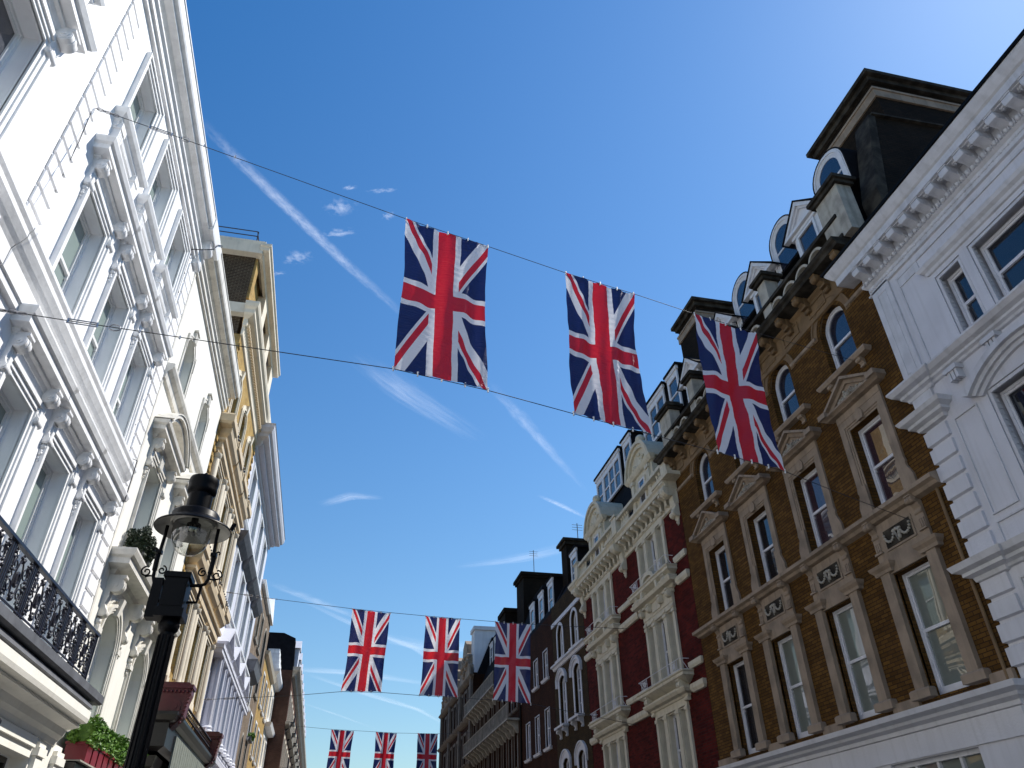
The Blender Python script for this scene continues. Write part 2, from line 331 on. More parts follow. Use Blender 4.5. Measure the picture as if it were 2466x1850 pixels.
def sash_parts(fac, par, at, w, h, kind='', rise=0, rec=.13, fm='sash', gm='g_dark', bars=(0, 0), fr=.055, split=.5, gm2=None):
    """double-hung sash: box frame, two sashes with a meeting rail, optional glazing bars; two panes"""
    o = outline(w, h, kind, rise); i1 = outline(w, h, kind, rise, -fr, 0); B = MB()
    B.ring(o, i1, -rec-.07, -rec); B.box(-w/2+fr, w/2-fr, 0, fr*1.3, -rec-.07, -rec)
    i2 = outline(w, h, kind, rise, -fr-.045, 0); B.ring(i1, i2, -rec-.055, -rec-.02)
    zm = h*split; B.box(-w/2+fr, w/2-fr, zm-.03, zm+.03, -rec-.065, -rec-.012); B.box(-w/2+fr+.03, w/2-fr-.03, fr*1.3, fr*1.3+.07, -rec-.06, -rec-.03)
    for s_ in (-1, 1): B.box(s_*(w/2-fr-.04)-.025, s_*(w/2-fr-.04)+.025, zm-.1, zm-.03, -rec-.06, -rec-.015)
    hz, vt = bars; wi = w-2*fr-.06
    for k in range(vt):
        u = -wi/2+wi*(k+1)/(vt+1); B.box(u-.012, u+.012, fr, h-fr-(rise if kind == 'seg' else 0), -rec-.06, -rec-.035)
    for k in range(hz):
        for a, b in ((fr, zm), (zm, h-fr)):
            z = a+(b-a)*(k+1)/(hz+1); B.box(-wi/2, wi/2, z-.011, z+.011, -rec-.0595, -rec-.0345)
    B.build(fac, 'sash_frame', fm, par, at)
    po = outline(w, h, kind, rise, -.02, .02)
    def clip(top):
        if top: return [(-w/2+.02, zm)] + [p for p in po if p[1] > zm] + [(w/2-.02, zm)]
        return [(-w/2+.02, .02), (-w/2+.02, zm), (w/2-.02, zm), (w/2-.02, .02)]
    MB().prism(clip(True), -rec-.058, -rec-.05).build(fac, 'glass_pane', gm, par, at)
    MB().prism(clip(False), -rec-.066, -rec-.058).build(fac, 'glass_pane', gm2 or gm, par, at)

def arch_trim(fac, par, at, name, m, w, h, kind, rise, steps, z0=0):
    """nested stepped mouldings round an opening; steps = [(off0, off1, d)]"""
    B = MB()
    for a, b, d in steps: B.ring(outline(w, h, kind, rise, b, z0), outline(w, h, kind, rise, a, z0), -.015, d)
    return B.build(fac, name, m, par, at)

def console(B, u, zt, w, H, p):
    """scrolled bracket: volute on top, concave back, small volute at the foot"""
    r1 = min(H*.20, p*.46); r2 = H*.10; pts = [(-.01, zt), (p, zt), (p, zt-.06*H)]
    c1 = (p-r1, zt-.06*H-r1)
    for k in range(8):
        t = radians(50-24*k); pts.append((c1[0]+r1*cos(t), c1[1]+r1*sin(t)))
    c2 = (max(.22*p, r2*.9), zt-H+r2)
    pts += [(c1[0]*.62, zt-H*.55), (c2[0]*1.0, zt-H*.70)]
    for k in range(6):
        t = radians(60-34*k); pts.append((c2[0]+r2*cos(t), c2[1]+r2*sin(t)))
    pts.append((-.01, zt-H*.98)); B.side(pts, u-w/2, u+w/2)
    for r, k in ((r1*.9, .010), (r1*.62, .020), (r1*.3, .034)): B.disc(u-w/2-k, u+w/2+k, c1[1], c1[0], r)
    B.disc(u-w/2-.012, u+w/2+.012, c2[1], c2[0], r2*.75, 10); B.disc(u-w/7, u+w/7, c1[1], c1[0]+.012, r1)
def drop(B, u, zt, H, r=.042):
    for k in range(5): B.ball(u+(.03 if k % 2 else -.025), zt-H*(k+.5)/5, .025, r*(1.2-.18*k), 6); B.ball(u-(.035 if k % 2 else -.03), zt-H*(k+.8)/5, .02, r*(.8-.12*k), 6)
def corn(z0, z1, p, n=1.0):
    h = z1-z0; return [(-.01, z0), (.12*p, z0), (.18*p, z0+.12*h), (.30*p, z0+.22*h), (.34*p, z0+.36*h), (.80*p, z0+.42*h), (.80*p, z0+.60*h), (.86*p, z0+.66*h), (.98*p, z0+.86*h), (p, z0+.88*h), (p, z0+.96*h), (-.01, z1)]
def spiral(cx, cy, r0, r1, a0, turns, n=18):
    return [(cx+(r0+(r1-r0)*i/n)*cos(a0+turns*2*pi*i/n), cy+(r0+(r1-r0)*i/n)*sin(a0+turns*2*pi*i/n)) for i in range(n+1)]
CACHE = {}
def place(key, fn, fac, root, u, z, **kw):
    k = (key, id(fac))
    if k in CACHE:
        o, u0, z0 = CACHE[k]; return copy_tree(o, root, Vector((0, u-u0, z-z0)))
    o = fn(fac, root, u, z, **kw); CACHE[k] = (o, u, z); return o
def copies(o, par, shifts):
    for s_ in shifts: copy_tree(o, par, Vector(s_))

# ------------------------------------------------------------------ ground, road, pavements (below the frame)
A, Bx = -4.8, 10.5
def sheet(name, m, x0, x1, y0, y1, z0, z1):
    o = MB().add([(x0, y0, z1), (x1, y0, z1), (x1, y1, z1), (x0, y1, z1)], [(0, 1, 2, 3)]) if z0 == z1 else MB().box(x0, x1, y0, y1, z0, z1)
    return tag(o.build(WD, name, m), kind='structure')
g = MB().add([(-3000, -3000, -.02), (3000, -3000, -.02), (3000, 3000, -.02), (-3000, 3000, -.02)], [(0, 1, 2, 3)]).build(WD, 'ground', 'ground'); tag(g, kind='structure')
B = MB().add([(-2, -30, 0), (7, -30, 0), (7, 150, 0), (-2, 150, 0)], [(0, 1, 2, 3)]).build(WD, 'road', 'asphalt'); tag(B, kind='structure')
for x0, x1 in ((A-1, -2), (7, Bx+1)):
    tag(MB().box(x0, x1, -30, 150, -.015, .13).build(WD, 'pavement', 'paving'), kind='structure')

# ================================================================== LEFT SIDE
L = Fac(A, 1)
CORN = [(-.01, 14.90), (.06, 14.92), (.06, 15.02), (.11, 15.04), (.11, 15.16), (.16, 15.21), (.16, 15.26), (.03, 15.28), (.03, 15.46), (.09, 15.49), (.15, 15.56), (.29, 15.60), (.29, 15.66), (.36, 15.70), (.38, 15.76), (.38, 16.0), (.40, 16.02), (.40, 16.06), (-.01, 16.1)]

def w_attic(fac, root, u, z, tm='whitetrim'):
    h = 1.68; par = arch_trim(fac, root, fac.p(u, z), 'window', tm, 1.0, h, '', 0, [(0, .07, .03), (.07, .15, .06), (.15, .2, .09)])
    sash_parts(fac, par, fac.p(u, z), 1.0, h, rec=.2, gm='g_green', gm2='g_green')
    B = MB(); B.mould([(-.01, -.36), (.06, -.34), (.08, -.26), (.12, -.22), (.12, -.17), (.19, -.12), (.22, -.05), (.22, -.01), (-.01, .0)], -.66, .66)
    B.build(fac, 'window_sill', tm, par, fac.p(u, z))
    for s_ in (-1, 1):
        b = MB()
        for k in range(4): b.box(s_*.58-.1+k*.052, s_*.58-.1+k*.052+.04, -.62, -.24, -.01, .13)
        b.box(s_*.58-.12, s_*.58+.12, -.37, -.23, -.01, .145).side([(-.01, -.7), (.06, -.66), (.10, -.6), (-.01, -.6)], s_*.58-.1, s_*.58+.1)
        b.build(fac, 'bracket', tm, par, fac.p(u, z))
    return par
def w_second(fac, root, u, z, tm='whitetrim', h=2.1, w=1.05):
    par = arch_trim(fac, root, fac.p(u, z), 'window', tm, w, h, '', 0, [(0, .06, .03), (.06, .13, .055), (.13, .2, .085)])
    sash_parts(fac, par, fac.p(u, z), w, h, rec=.21, gm='g_green', gm2='g_green')
    B = MB(); B.box(-.62, .62, h+.205, h+.42, -.01, .03)
    B.mould([(-.01, h+.36), (.04, h+.38), (.07, h+.44), (.11, h+.46), (.11, h+.50), (.24, h+.52), (.24, h+.62), (.28, h+.65), (.31, h+.73), (.31, h+.76), (-.01, h+.79)], -.74, .74)
    B.build(fac, 'window_hood', tm, par, fac.p(u, z))
    for s_ in (-1, 1):
        b = MB(); console(b, s_*.70, h+.47, .19, .62, .23); drop(b, s_*.70, h-.15, .3); b.build(fac, 'bracket', tm, par, fac.p(u, z), True)
    return par
def w_first(fac, root, u, z, tm='whitetrim'):
    return w_second(fac, root, u, z, tm, 2.95, 1.05)

def quoins(fac, root, u0, u1, zs, h, d, m, bev=.02):
    B = MB()
    for z in zs:
        a = [(0, z), (d, z+bev), (d, z+h-bev), (0, z+h)]; B.mould([(-.01, z), (d, z+bev), (d, z+h-bev), (-.01, z+h)], u0+d, u1-d)
    return B.build(fac, 'quoin_strip', m, root)

def house(name, y, label, cat='building', x=A):
    return empty(name, (x, y, 0), label, cat)

# ---- nearest white house
r0 = house('stucco_house', 3, 'dazzling white stucco house nearest the camera, cut by the left edge, with tall hooded windows', 'house')
c0 = [5.95, 3.0, 0.0]
wall(L, 'wall', 'white', r0, -10, 7.99, 0, 16.05, [(c, 12.76, 1.4, 1.68) for c in c0]+[(c, 8.9, 1.55, 2.14) for c in c0]+[(c, 4.5, 1.3, 2.9) for c in c0], rev=.4)
def w0(fac, root, u, z, h=2.14, w=1.55):
    par = arch_trim(fac, root, fac.p(u, z), 'window', 'whitetrim', w, h, '', 0, [(0, .06, .03), (.06, .13, .055), (.13, .21, .085)])
    sash_parts(fac, par, fac.p(u, z), w, h, rec=.24, gm='g_blue', gm2='g_green')
    B = MB(); B.box(-w/2-.1, w/2+.1, h+.215, h+.42, -.01, .03)
    B.mould([(-.01, h+.34), (.04, h+.37), (.07, h+.43), (.12, h+.45), (.12, h+.50), (.26, h+.52), (.26, h+.62), (.30, h+.65), (.34, h+.74), (.34, h+.77), (-.01, h+.80)], -w/2-.2, w/2+.2)
    B.build(fac, 'window_hood', 'whitetrim', par, fac.p(u, z))
    for s_ in (-1, 1):
        b = MB(); console(b, s_*(w/2+.16), h+.46, .22, .62, .26); drop(b, s_*(w/2+.16), h-.12, .3); b.build(fac, 'bracket', 'whitetrim', par, fac.p(u, z), True)
    return par
def w0a(fac, root, u, z):
    h = 1.68; par = arch_trim(fac, root, fac.p(u, z), 'window', 'whitetrim', 1.4, h, '', 0, [(0, .07, .03), (.07, .15, .06), (.15, .2, .09)])
    sash_parts(fac, par, fac.p(u, z), 1.4, h, rec=.3, gm='g_green')
    MB().mould([(-.01, -.36), (.06, -.34), (.08, -.26), (.12, -.22), (.12, -.17), (.19, -.12), (.22, -.05), (.22, -.01), (-.01, .0)], -.95, .95).build(fac, 'window_sill', 'whitetrim', par, fac.p(u, z))
    for s_ in (-1, 1):
        b = MB()
        b.box(s_*.85-.12, s_*.85+.12, -.60, -.23, -.01, .09)
        for k in range(4): b.box(s_*.85-.1+k*.052, s_*.85-.1+k*.052+.04, -.62, -.24, -.01, .13)
        b.build(fac, 'bracket', 'whitetrim', par, fac.p(u, z))
    return par
for c in c0:
    place('w0a', w0a, L, r0, c, 12.76); place('w0', w0, L, r0, c, 8.9)
    place('w0f', lambda f, r, u, z: w0(f, r, u, z, 2.9, 1.3), L, r0, c, 4.5)
MB().mould(CORN, -10, 7.98, False, False).build(L, 'cornice', 'whitetrim', r0)
STR = [(-.01, 8.02), (.07, 8.04), (.07, 8.14), (.10, 8.16), (.10, 8.44), (.13, 8.5), (.17, 8.56), (.22, 8.66), (.22, 8.74), (.25, 8.8), (.25, 8.86), (-.01, 8.89)]
MB().mould(STR, -10, 7.98, False, False).build(L, 'string_course', 'whitetrim', r0)

# ---- second white house with its iron balcony
r1 = house('stucco_townhouse', 11.7, 'white stucco townhouse with three window bays, two quoin strips and an iron balcony', 'house')
c1 = [9.81, 11.79, 13.77]
wall(L, 'wall', 'white', r1, 8.0, 15.49, 0, 16.05, [(c, 12.76, 1.0, 1.68) for c in c1]+[(c, 8.9, 1.05, 2.1) for c in c1]+[(c, 4.46, 1.05, 2.95) for c in c1]+[(13.0, .6, 1.9, 2.75)], rev=.38)
for c in c1: place('wa', w_attic, L, r1, c, 12.76); place('ws', w_second, L, r1, c, 8.9); place('wf', w_first, L, r1, c, 4.46)
MB().mould(CORN, 8.0, 15.49, False, False).build(L, 'cornice', 'whitetrim', r1)
B = MB(); B.mould(STR, 8.0, 14.7, False, True)
B.build(L, 'string_course', 'whitetrim', r1)
zq = [4.66+i*.3345 for i in range(31)]
quoins(L, r1, 8.0, 8.5, [z for z in zq if z > 9.0 and z < 14.5], .30, .035, 'white')
quoins(L, r1, 14.88, 15.42, [z for z in zq if z < 14.5], .30, .035, 'white')
B = MB()
for y in (15.2,):
    console(B, y, 15.62, .34, .85, .34)
    B.mould([(-.01, 15.60), (.38, 15.62), (.40, 15.7), (.41, 15.98), (-.01, 16.07)], y-.2, y+.2)
B.build(L, 'cornice_bracket', 'whitetrim', r1, smooth=True)
# shopfront below the balcony
sh = MB(); sh.mould([(-.01, 3.62), (.29, 3.66), (.31, 3.74), (.37, 3.80), (.40, 3.90), (.58, 3.95), (.56, 4.0), (.68, 4.02), (.70, 4.08), (.70, 4.2), (-.01, 4.22)], 5.0, 14.95, False, False)
sh.build(L, 'shop_cornice', 'cream', r1)
p = MB().box(8.02, 12.0, 0, 3.7, -.01, .27).box(13.98, 15.46, 0, 3.7, -.01, .27).box(12.0, 13.98, 3.36, 3.7, -.01, .27); p.build(L, 'shopfront', 'cream', r1)
for y0, y1 in ((15.02, 15.44), (14.05, 14.38), (8.1, 8.6), (10.9, 11.3)):
    p = MB(); p.box(y0, y1, 0, 3.6, .26, .34); p.box(y0-.04, y1+.04, 3.4, 3.52, .265, .37); p.build(L, 'pilaster', 'cream', r1)
MB().box(8.62, 13.98, 3.50, 3.64, .26, .31).build(L, 'shop_frieze', 'cream', r1)
bars = MB(); bars.box(12.05, 13.95, .6, .7, -.1, -.02).box(12.05, 13.95, 3.27, 3.345, -.1, -.02).box(12.05, 12.12, .7, 3.27, -.1, -.02).box(13.88, 13.95, .7, 3.27, -.1, -.02).box(12.97, 13.03, .7, 3.27, -.1, -.02)
sw = bars.build(L, 'shop_window', 'blackp', r1); MB().box(12.12, 13.88, .7, 3.27, -.08, -.07).build(L, 'glass_pane', 'g_dark', sw)
# tube light under the shop cornice
B = MB(); B.tube([(9.2, 3.52, .42), (11.9, 3.52, .42)], .05, 10); B.box(10.9, 11.0, 3.5, 3.9, .38, .46)
B.build(L, 'rolled_awning_bar', 'blackp', r1)
# balcony
bal = MB().mould([(-.01, 4.36), (.70, 4.37), (.74, 4.40), (.74, 4.52), (.70, 4.55), (-.01, 4.56)], 5.0, 14.6, False, True).build(L, 'balcony', 'lead', r1)
B = MB(); B.mould([(-.01, 4.235), (.60, 4.235), (.70, 4.25), (.66, 4.34), (-.01, 4.345)], 5.0, 14.98, False, False)
B.build(L, 'lead_flashing', 'lead', bal)
def rail_panel(u):
    B = MB(); w = .84; z0, z1, d = 4.58, 5.27, .66
    for k in (-1, 1):
        cx = u
        for zc, dr in ((4.78, 1), (5.06, -1)):
            B.tube([(a, b, d) for a, b in spiral(cx+k*.19, zc, .11, .02, -pi/2*dr if k > 0 else pi+pi/2*dr, 1.5*k*dr, 16)], .011, 5)
    B.tube([(u+.20*cos(2*pi*i/16)*.55, 4.92+.24*sin(2*pi*i/16), d) for i in range(17)], .012, 5)
    B.tube([(u+.05*cos(2*pi*i/10), 4.92+.09*sin(2*pi*i/10), d) for i in range(11)], .02, 5)
    for k in (-1, 1):
        B.box(u+k*.40-.012, u+k*.40+.012, z0, z1, d-.012, d+.012); B.box(u+k*.34-.008, u+k*.34+.008, z0, z1, d-.008, d+.008)
        for zc in (4.66, 4.92, 5.18): B.ball(u+k*.31, zc, d, .028, 6); B.ball(u+k*.27, zc+.05, d, .022, 6); B.ball(u+k*.30, zc-.06, d, .02, 6)
        B.tube([(u+k*.31, 4.62, d), (u+k*.2, 4.70, d), (u+k*.29, 4.83, d), (u+k*.18, 4.92, d), (u+k*.29, 5.01, d), (u+k*.2, 5.14, d), (u+k*.31, 5.22, d)], .01, 5)
    for zc in (4.68, 5.16): B.ball(u, zc, d, .035, 6); B.ball(u+.05, zc+.03, d, .022, 6); B.ball(u-.05, zc+.03, d, .022, 6); B.ball(u, zc+.07, d, .02, 6)
    return B
rp = rail_panel(13.72).build(L, 'railing_panel', 'iron', bal, at=None)
copies(rp, bal, [(0, -.86*k, 0) for k in range(1, 10)])
B = MB(); B.box(5.0, 14.22, 5.27, 5.31, .625, .695).box(5.0, 14.2, 4.60, 4.62, .65, .67)
B.box(14.17, 14.21, 4.56, 5.29, .64, .68).box(14.17, 14.2, 5.27, 5.31, 0, .62).box(14.175, 14.195, 4.6, 4.62, 0, .65)
for k in range(5): B.tube([(14.185, 4.6, .1+k*.11), (14.185, 5.27, .1+k*.11)], .009, 5)
for k in range(3): B.tube([(14.185, b, .33+a-0) for a, b in spiral(0, 4.75+k*.18, .1, .02, 0, 1.4)], .01, 5)
B.build(L, 'handrail', 'iron', bal)

B = MB(); B.tube([(14.66, 14.9, .03), (14.64, 12.4, .03), (14.63, 10.3, .025), (14.62, 9.0, .025), (14.6, 8.9, .3), (14.6, 8.0, .3), (14.6, 7.95, .03), (14.58, 6.4, .03), (14.57, 5.4, .03)], .012, 5)
B.tube([(14.66, 14.9, .03), (14.75, 15.0, .2), (15.0, 15.3, .42), (15.3, 15.75, .43), (15.6, 16.02, .44), (15.75, 16.1, .4)], .014, 5)
for k in range(12): B.ball(14.65-.005*k, 14.7-.62*k, .04, .022, 6)
B.build(L, 'cable', 'wire', r1)
# ---- cream house with round-headed windows
r2 = house('cream_stucco_house', 19, 'cream stucco house with curved window hoods and round-headed first floor windows, behind the street lamp', 'house')
c2 = [17.1, 20.23]
wall(L, 'wall', 'cream', r2, 15.5, 22.39, 0, 16.05, [(c, 12.0, 1.0, 1.75, 'seg', .3) for c in c2]+[(c, 7.45, 1.25, 2.45) for c in c2]+[(c, 4.2, 1.35, 2.3, 'round') for c in c2], rev=.3)
MB().mould(CORN, 15.5, 22.42, False, True).build(L, 'cornice', 'creamtrim', r2)
MB().mould([(-.01, 11.55), (.06, 11.58), (.08, 11.75), (.16, 11.82), (.2, 11.9), (.2, 11.98), (-.01, 12.0)], 15.5, 22.2, False, True).build(L, 'string_course', 'creamtrim', r2)
def w2a(fac, root, u, z):
    par = arch_trim(fac, root, fac.p(u, z), 'window', 'creamtrim', 1.0, 1.75, 'seg', .3, [(0, .09, .02), (.09, .14, .035)])
    sash_parts(fac, par, fac.p(u, z), 1.0, 1.75, 'seg', .3, rec=.22, gm='g_green')
    B = MB()
    for k in range(3): B.box(-.12+k*.09, -.06+k*.09, 1.72+.02*k, 2.05, -.01, .08)
    B.box(-.16, .16, 2.05, 2.1, -.01, .11)
    B.box(-.12, .12, 1.74, 2.05, -.01, .05); B.build(fac, 'keystone', 'creamtrim', par, fac.p(u, z))
    for s_ in (-1, 1): MB().box(s_*.6-.02, s_*.6+.02, 1.2, 1.65, -.01, .05).build(fac, 'label_stop', 'creamtrim', par, fac.p(u, z))
    return par
def w2b(fac, root, u, z):
    w, h = 1.25, 2.45; par = arch_trim(fac, root, fac.p(u, z), 'window', 'creamtrim', w, h, '', 0, [(0, .06, .03), (.06, .13, .055), (.13, .18, .08)])
    sash_parts(fac, par, fac.p(u, z), w, h, rec=.3, gm='g_green')
    B = MB(); z0 = h+.42; B.mould([(-.01, z0-.05), (.08, z0), (.12, z0+.06), (.28, z0+.1), (.28, z0+.2), (.34, z0+.24), (.36, z0+.32), (-.01, z0+.34)], -.92, .92)
    # segmental pediment above
    ww = 1.84; zz = z0+.34; rise = .62
    for off, d in ((0, .36), (-.06, .33)): pass
    o1 = [(a, b+zz) for a, b in outline(2.5, rise, 'seg', rise-.02)]; o1 = o1[1:-1]
    o2 = [(a*.90, (b-zz)*.86+zz) for a, b in o1]; o3 = [(a*.80, (b-zz)*.72+zz) for a, b in o1]
    B.ring(o1, o2, -.01, .40); B.ring(o2, o3, -.01, .32); B.prism(o3, -.01, .08)
    B.prism([(a*1.02, (b-zz)*1.03+zz) for a, b in o1]+[(a*.99, (b-zz)*.99+zz) for a, b in reversed(o1)], -.01, .43)
    B.build(fac, 'window_hood', 'creamtrim', par, fac.p(u, z))
    b = MB(); b.box(-.75, .75, h+.19, h+.37, -.01, .05)
    for k in range(5): b.box(-.14+k*.06, -.10+k*.06, h+.05, h+.37, .04, .11)
    b.build(fac, 'keystone', 'creamtrim', par, fac.p(u, z))
    for s_ in (-1, 1):
        b = MB(); console(b, s_*.84, h+.42, .18, .72, .26); drop(b, s_*.84, h-.32, .3); b.build(fac, 'bracket', 'creamtrim', par, fac.p(u, z), True)
    return par
def w2c(fac, root, u, z):
    w, h = 1.35, 2.3; par = arch_trim(fac, root, fac.p(u, z), 'window', 'creamtrim', w, h, 'round', 0, [(0, .05, .03), (.05, .11, .055), (.11, .18, .08), (.24, .27, .05)])
    sash_parts(fac, par, fac.p(u, z), w, h, 'round', 0, rec=.28, gm='g_dark', gm2='g_green')
    B = MB(); z0 = h+.52; B.mould([(-.01, z0-.06), (.10, z0), (.14, z0+.08), (.40, z0+.12), (.40, z0+.24), (.46, z0+.28), (.50, z0+.38), (.50, z0+.42), (-.01, z0+.45)], -1.0, 1.0)
    B.build(fac, 'window_hood', 'creamtrim', par, fac.p(u, z))
    B = MB(); B.side([(-.01, h-.05), (.1, h-.05), (.16, h+.3), (-.01, h+.3)], -.1, .1)
    B.build(fac, 'keystone', 'creamtrim', par, fac.p(u, z))
    for s_ in (-1, 1): MB().box(s_*.9-.14, s_*.9+.14, h-.62, h-.52, -.01, .09).build(fac, 'impost_block', 'creamtrim', par, fac.p(u, z))
    for s_ in (-1, 1):
        b = MB(); console(b, s_*.98, h+.5, .2, .85, .34); drop(b, s_*.98, h-.4, .35, .06); b.build(fac, 'bracket', 'creamtrim', par, fac.p(u, z), True)
    return par
for c in c2: place('w2a', w2a, L, r2, c, 12.0); place('w2b', w2b, L, r2, c, 7.45); place('w2c', w2c, L, r2, c, 4.2)
B = MB(); B.box(15.52, 15.62, 3.9, 15.0, -.01, .02); B.build(L, 'party_strip', 'creamtrim', r2)
# dark ground floor with hedge planters
B = MB(); B.box(15.52, 22.3, 0, 3.55, -.01, .06); B.mould([(-.01, 3.2), (.3, 3.25), (.46, 3.38), (.5, 3.42), (.5, 3.5), (-.01, 3.52)], 15.6, 21.8, False, True)
B.build(L, 'shopfront', 'blackp', r2)
MB().box(15.62, 21.8, 3.525, 3.55, 0.02, .56).build(L, 'ledge', 'stonelt', r2)

def leafball(name, m, cx, cy, cz, rx, ry, rz, n, size, parent=None, box=False):
    B = MB(); R_ = random.Random(n)
    for i in range(n):
        while True:
            a, b, c = (R_.uniform(-1, 1) for _ in range(3))
            if box: ok = True
            else: ok = .35 < a*a+b*b+c*c < 1.0
            if ok: break
        k = 1+.12*sin(5*a+3*b)+.1*sin(7*c+2*a)
        x, y, z = cx+a*rx*k, cy+b*ry*k, cz+c*rz*k
        t = R_.uniform(0, 2*pi); p = R_.uniform(-1, 1); s_ = size*R_.uniform(.6, 1.3)
        v1 = Vector((cos(t), sin(t), p)).normalized()*s_; v2 = v1.cross(Vector((R_.uniform(-1, 1), R_.uniform(-1, 1), R_.uniform(-.3, 1)))).normalized()*s_*.45
        P = Vector((x, y, z)); B.add([tuple(P-v1), tuple(P+v2), tuple(P+v1), tuple(P-v2)], [(0, 1, 2, 3)])
    if not box:
        B.lathe([(max(.72*rx*sin(pi*i/8), .001), 0) for i in range(9)], 0, 0, 10)
        n0 = len(B.V)-90
        for i in range(9):
            for k in range(10): B.V[n0+i*10+k] = (cx+.72*rx*sin(pi*i/8)*cos(.628*k), cy+.72*ry*sin(pi*i/8)*sin(.628*k), cz-.72*rz*cos(pi*i/8))
    else:
        B.box(cx-rx*.8, cx+rx*.8, cy-ry*.97, cy+ry*.97, cz-rz, cz+rz*.7)
    return B.build(WD, name, m, parent, recalc=False)
for i, (y, lb) in enumerate(((16.1, 'box hedge in red planters at the near end of the dark shop ledge'), (18.35, 'box hedge in red planters at the far end of the ledge, past the lamp post'))):
    t = empty('hedge_planter', (A+.3, y+1.05, 3.56), lb, 'planter', 'planters on the shop ledge')
    B = MB()
    for k in range(5): B.box(y+k*.43, y+k*.43+.34, 3.555, 3.90, .12, .5); B.box(y+k*.43-.02, y+k*.43+.36, 3.86, 3.905, .1, .52)
    B.build(L, 'planter_box', 'redpot', t)
    leafball('hedge', 'leaf', A+.32, y+1.05, 4.08, .24, 1.1, .2, 5200, .05, t, True)
for y, lb in ((16.45, 'dark round topiary ball on the nearer cream window hood'), (17.05, 'second dark topiary ball on the nearer cream window hood, farther along')):
    t = empty('topiary', (A+.28, y, 7.47), lb, 'plant', 'topiary balls on the window hood')
    MB().lathe([(.10, 7.475), (.13, 7.5), (.16, 7.66), (.17, 7.68), (.02, 7.68)], y, .28, 16).build(L, 'pot', 'lead', t)
    leafball('foliage', 'leafd', A+.28, y, 7.88, .28, .31, .33, 3200, .035, t)

# ---- yellow brick building with cream dressings, tall attic and roof rail
r3 = house('brick_house', 26.5, 'yellow brick building with cream columns, balconettes and a tall attic topped by a roof rail', 'building')
c3 = [24.0, 26.45, 28.9]; U0, U1 = 22.43, 30.7
wall(L, 'wall', 'ybrick', r3, U0, U1, 0, 18.2, [(c, 15.1, 1.05, 2.15, 'seg', .28) for c in c3]+[(c, 11.3, 1.15, 2.2) for c in c3]+[(c, 6.95, 1.15, 2.35) for c in c3], rev=.25, depth=9)
# side wall of the attic seen over the lower roofs: brick darkened, its shadow put into the colour
B = MB(); B.box(U0+.05, U0+.5, 16.0, 22.35, -9, -.16); B.build(L, 'gable_wall', 'sbrick', r3)
B = MB(); B.box(U0+.5, U1, 18.2, 22.3, -9, -.2); B.box(U0+.1, U0+.6, 20.0, 22.0, -.2, -.06); B.build(L, 'attic', 'ybrick', r3)
att = MB(); att.mould([(-.01, 21.95), (.10, 22.0), (.14, 22.1), (.32, 22.18), (.34, 22.3), (.40, 22.36), (.40, 22.46), (-.01, 22.5)], U0+.05, U1, True, True)
att.box(U0-.1, U1+.1, 22.46, 22.78, -9, .12)
att.box(U0-.25, U0+.1, 22.0, 22.46, -9, .1)
for c in (25.2, 27.7): att.box(c-.4, c+.4, 19.4, 22.0, -.2, .12)
att.box(U1-.9, U1, 19.4, 22.0, -.2, .12)
att.build(L, 'attic_cornice', 'beigelt', r3)
B = MB(); B.mould([(-.01, 18.15), (.06, 18.2), (.08, 18.5), (.14, 18.56), (.14, 18.84), (.30, 18.92), (.36, 18.98), (.36, 19.14), (.44, 19.22), (.48, 19.34), (.48, 19.44), (-.01, 19.5)], U0+.02, U1, True, True)
B.box(U0-.26, U0+.02, 19.0, 19.45, -9, .02)
B.build(L, 'cornice', 'beigelt', r3)
for k in range(44): place('den3', lambda f, r, u, z: MB().box(0, .10, 0, .14, .06, .22).build(f, 'dentil', 'beige', r, f.p(u, z)), L, r3, U0+.02+k*.188, 18.56)
def rail(B, fac):
    for z in (23.3, 23.05): B.tube([(U0-.05, z, -9), (U0-.05, z, -.35), (U0-.05, z-.0, -.3), (U0-.05, z-.06, -.25)], .022, 6)
    for d in (-.25, -1.9, -3.6, -5.5, -7.5): B.tube([(U0-.05, 22.75, d), (U0-.05, 23.3, d-.02)], .022, 6)
    B.tube([(U0-.05, 23.3, -.3), (U1, 23.3, -.3)], .022, 6)
    return B
rail(MB(), L).build(L, 'roof_rail', 'iron', r3)
def w3a(fac, root, u, z):
    par = arch_trim(fac, root, fac.p(u, z), 'window', 'beigelt', 1.05, 2.15, 'seg', .28, [(0, .08, .04), (.08, .16, .08), (.16, .28, .05)])
    sash_parts(fac, par, fac.p(u, z), 1.05, 2.15, 'seg', .28, rec=.2, gm='g_green')
    B = MB(); B.side([(-.01, 2.1), (.1, 2.1), (.16, 2.5), (-.01, 2.5)], -.1, .1); B.build(fac, 'keystone', 'beigelt', par, fac.p(u, z))
    return par
def balconette(B, z):
    B.mould([(-.01, z-.52), (.08, z-.46), (.26, z-.40), (.36, z-.28), (.40, z-.1), (.40, z), (.42, z+.02), (.42, z+.08), (-.01, z+.09)], -.78, .78)
    for s_ in (-1, 1): B.mould([(-.01, z-.15), (.38, z-.12), (.46, z-.05), (.46, z+.2), (.40, z+.28), (-.01, z+.3)], s_*.98-.12, s_*.98+.12)
def iron_crest(B, z, d, w=.85):
    for k in range(7):
        u = -w+k*w/3; B.tube([(u, z, d), (u, z+.3, d)], .012, 5); B.ball(u, z+.3, d, .03, 6); B.ball(u, z+.18, d, .03, 6)
    B.tube([(-w, z+.2, d), (w, z+.2, d)], .012, 5); B.tube([(-w, z+.06, d), (w, z+.06, d)], .012, 5)
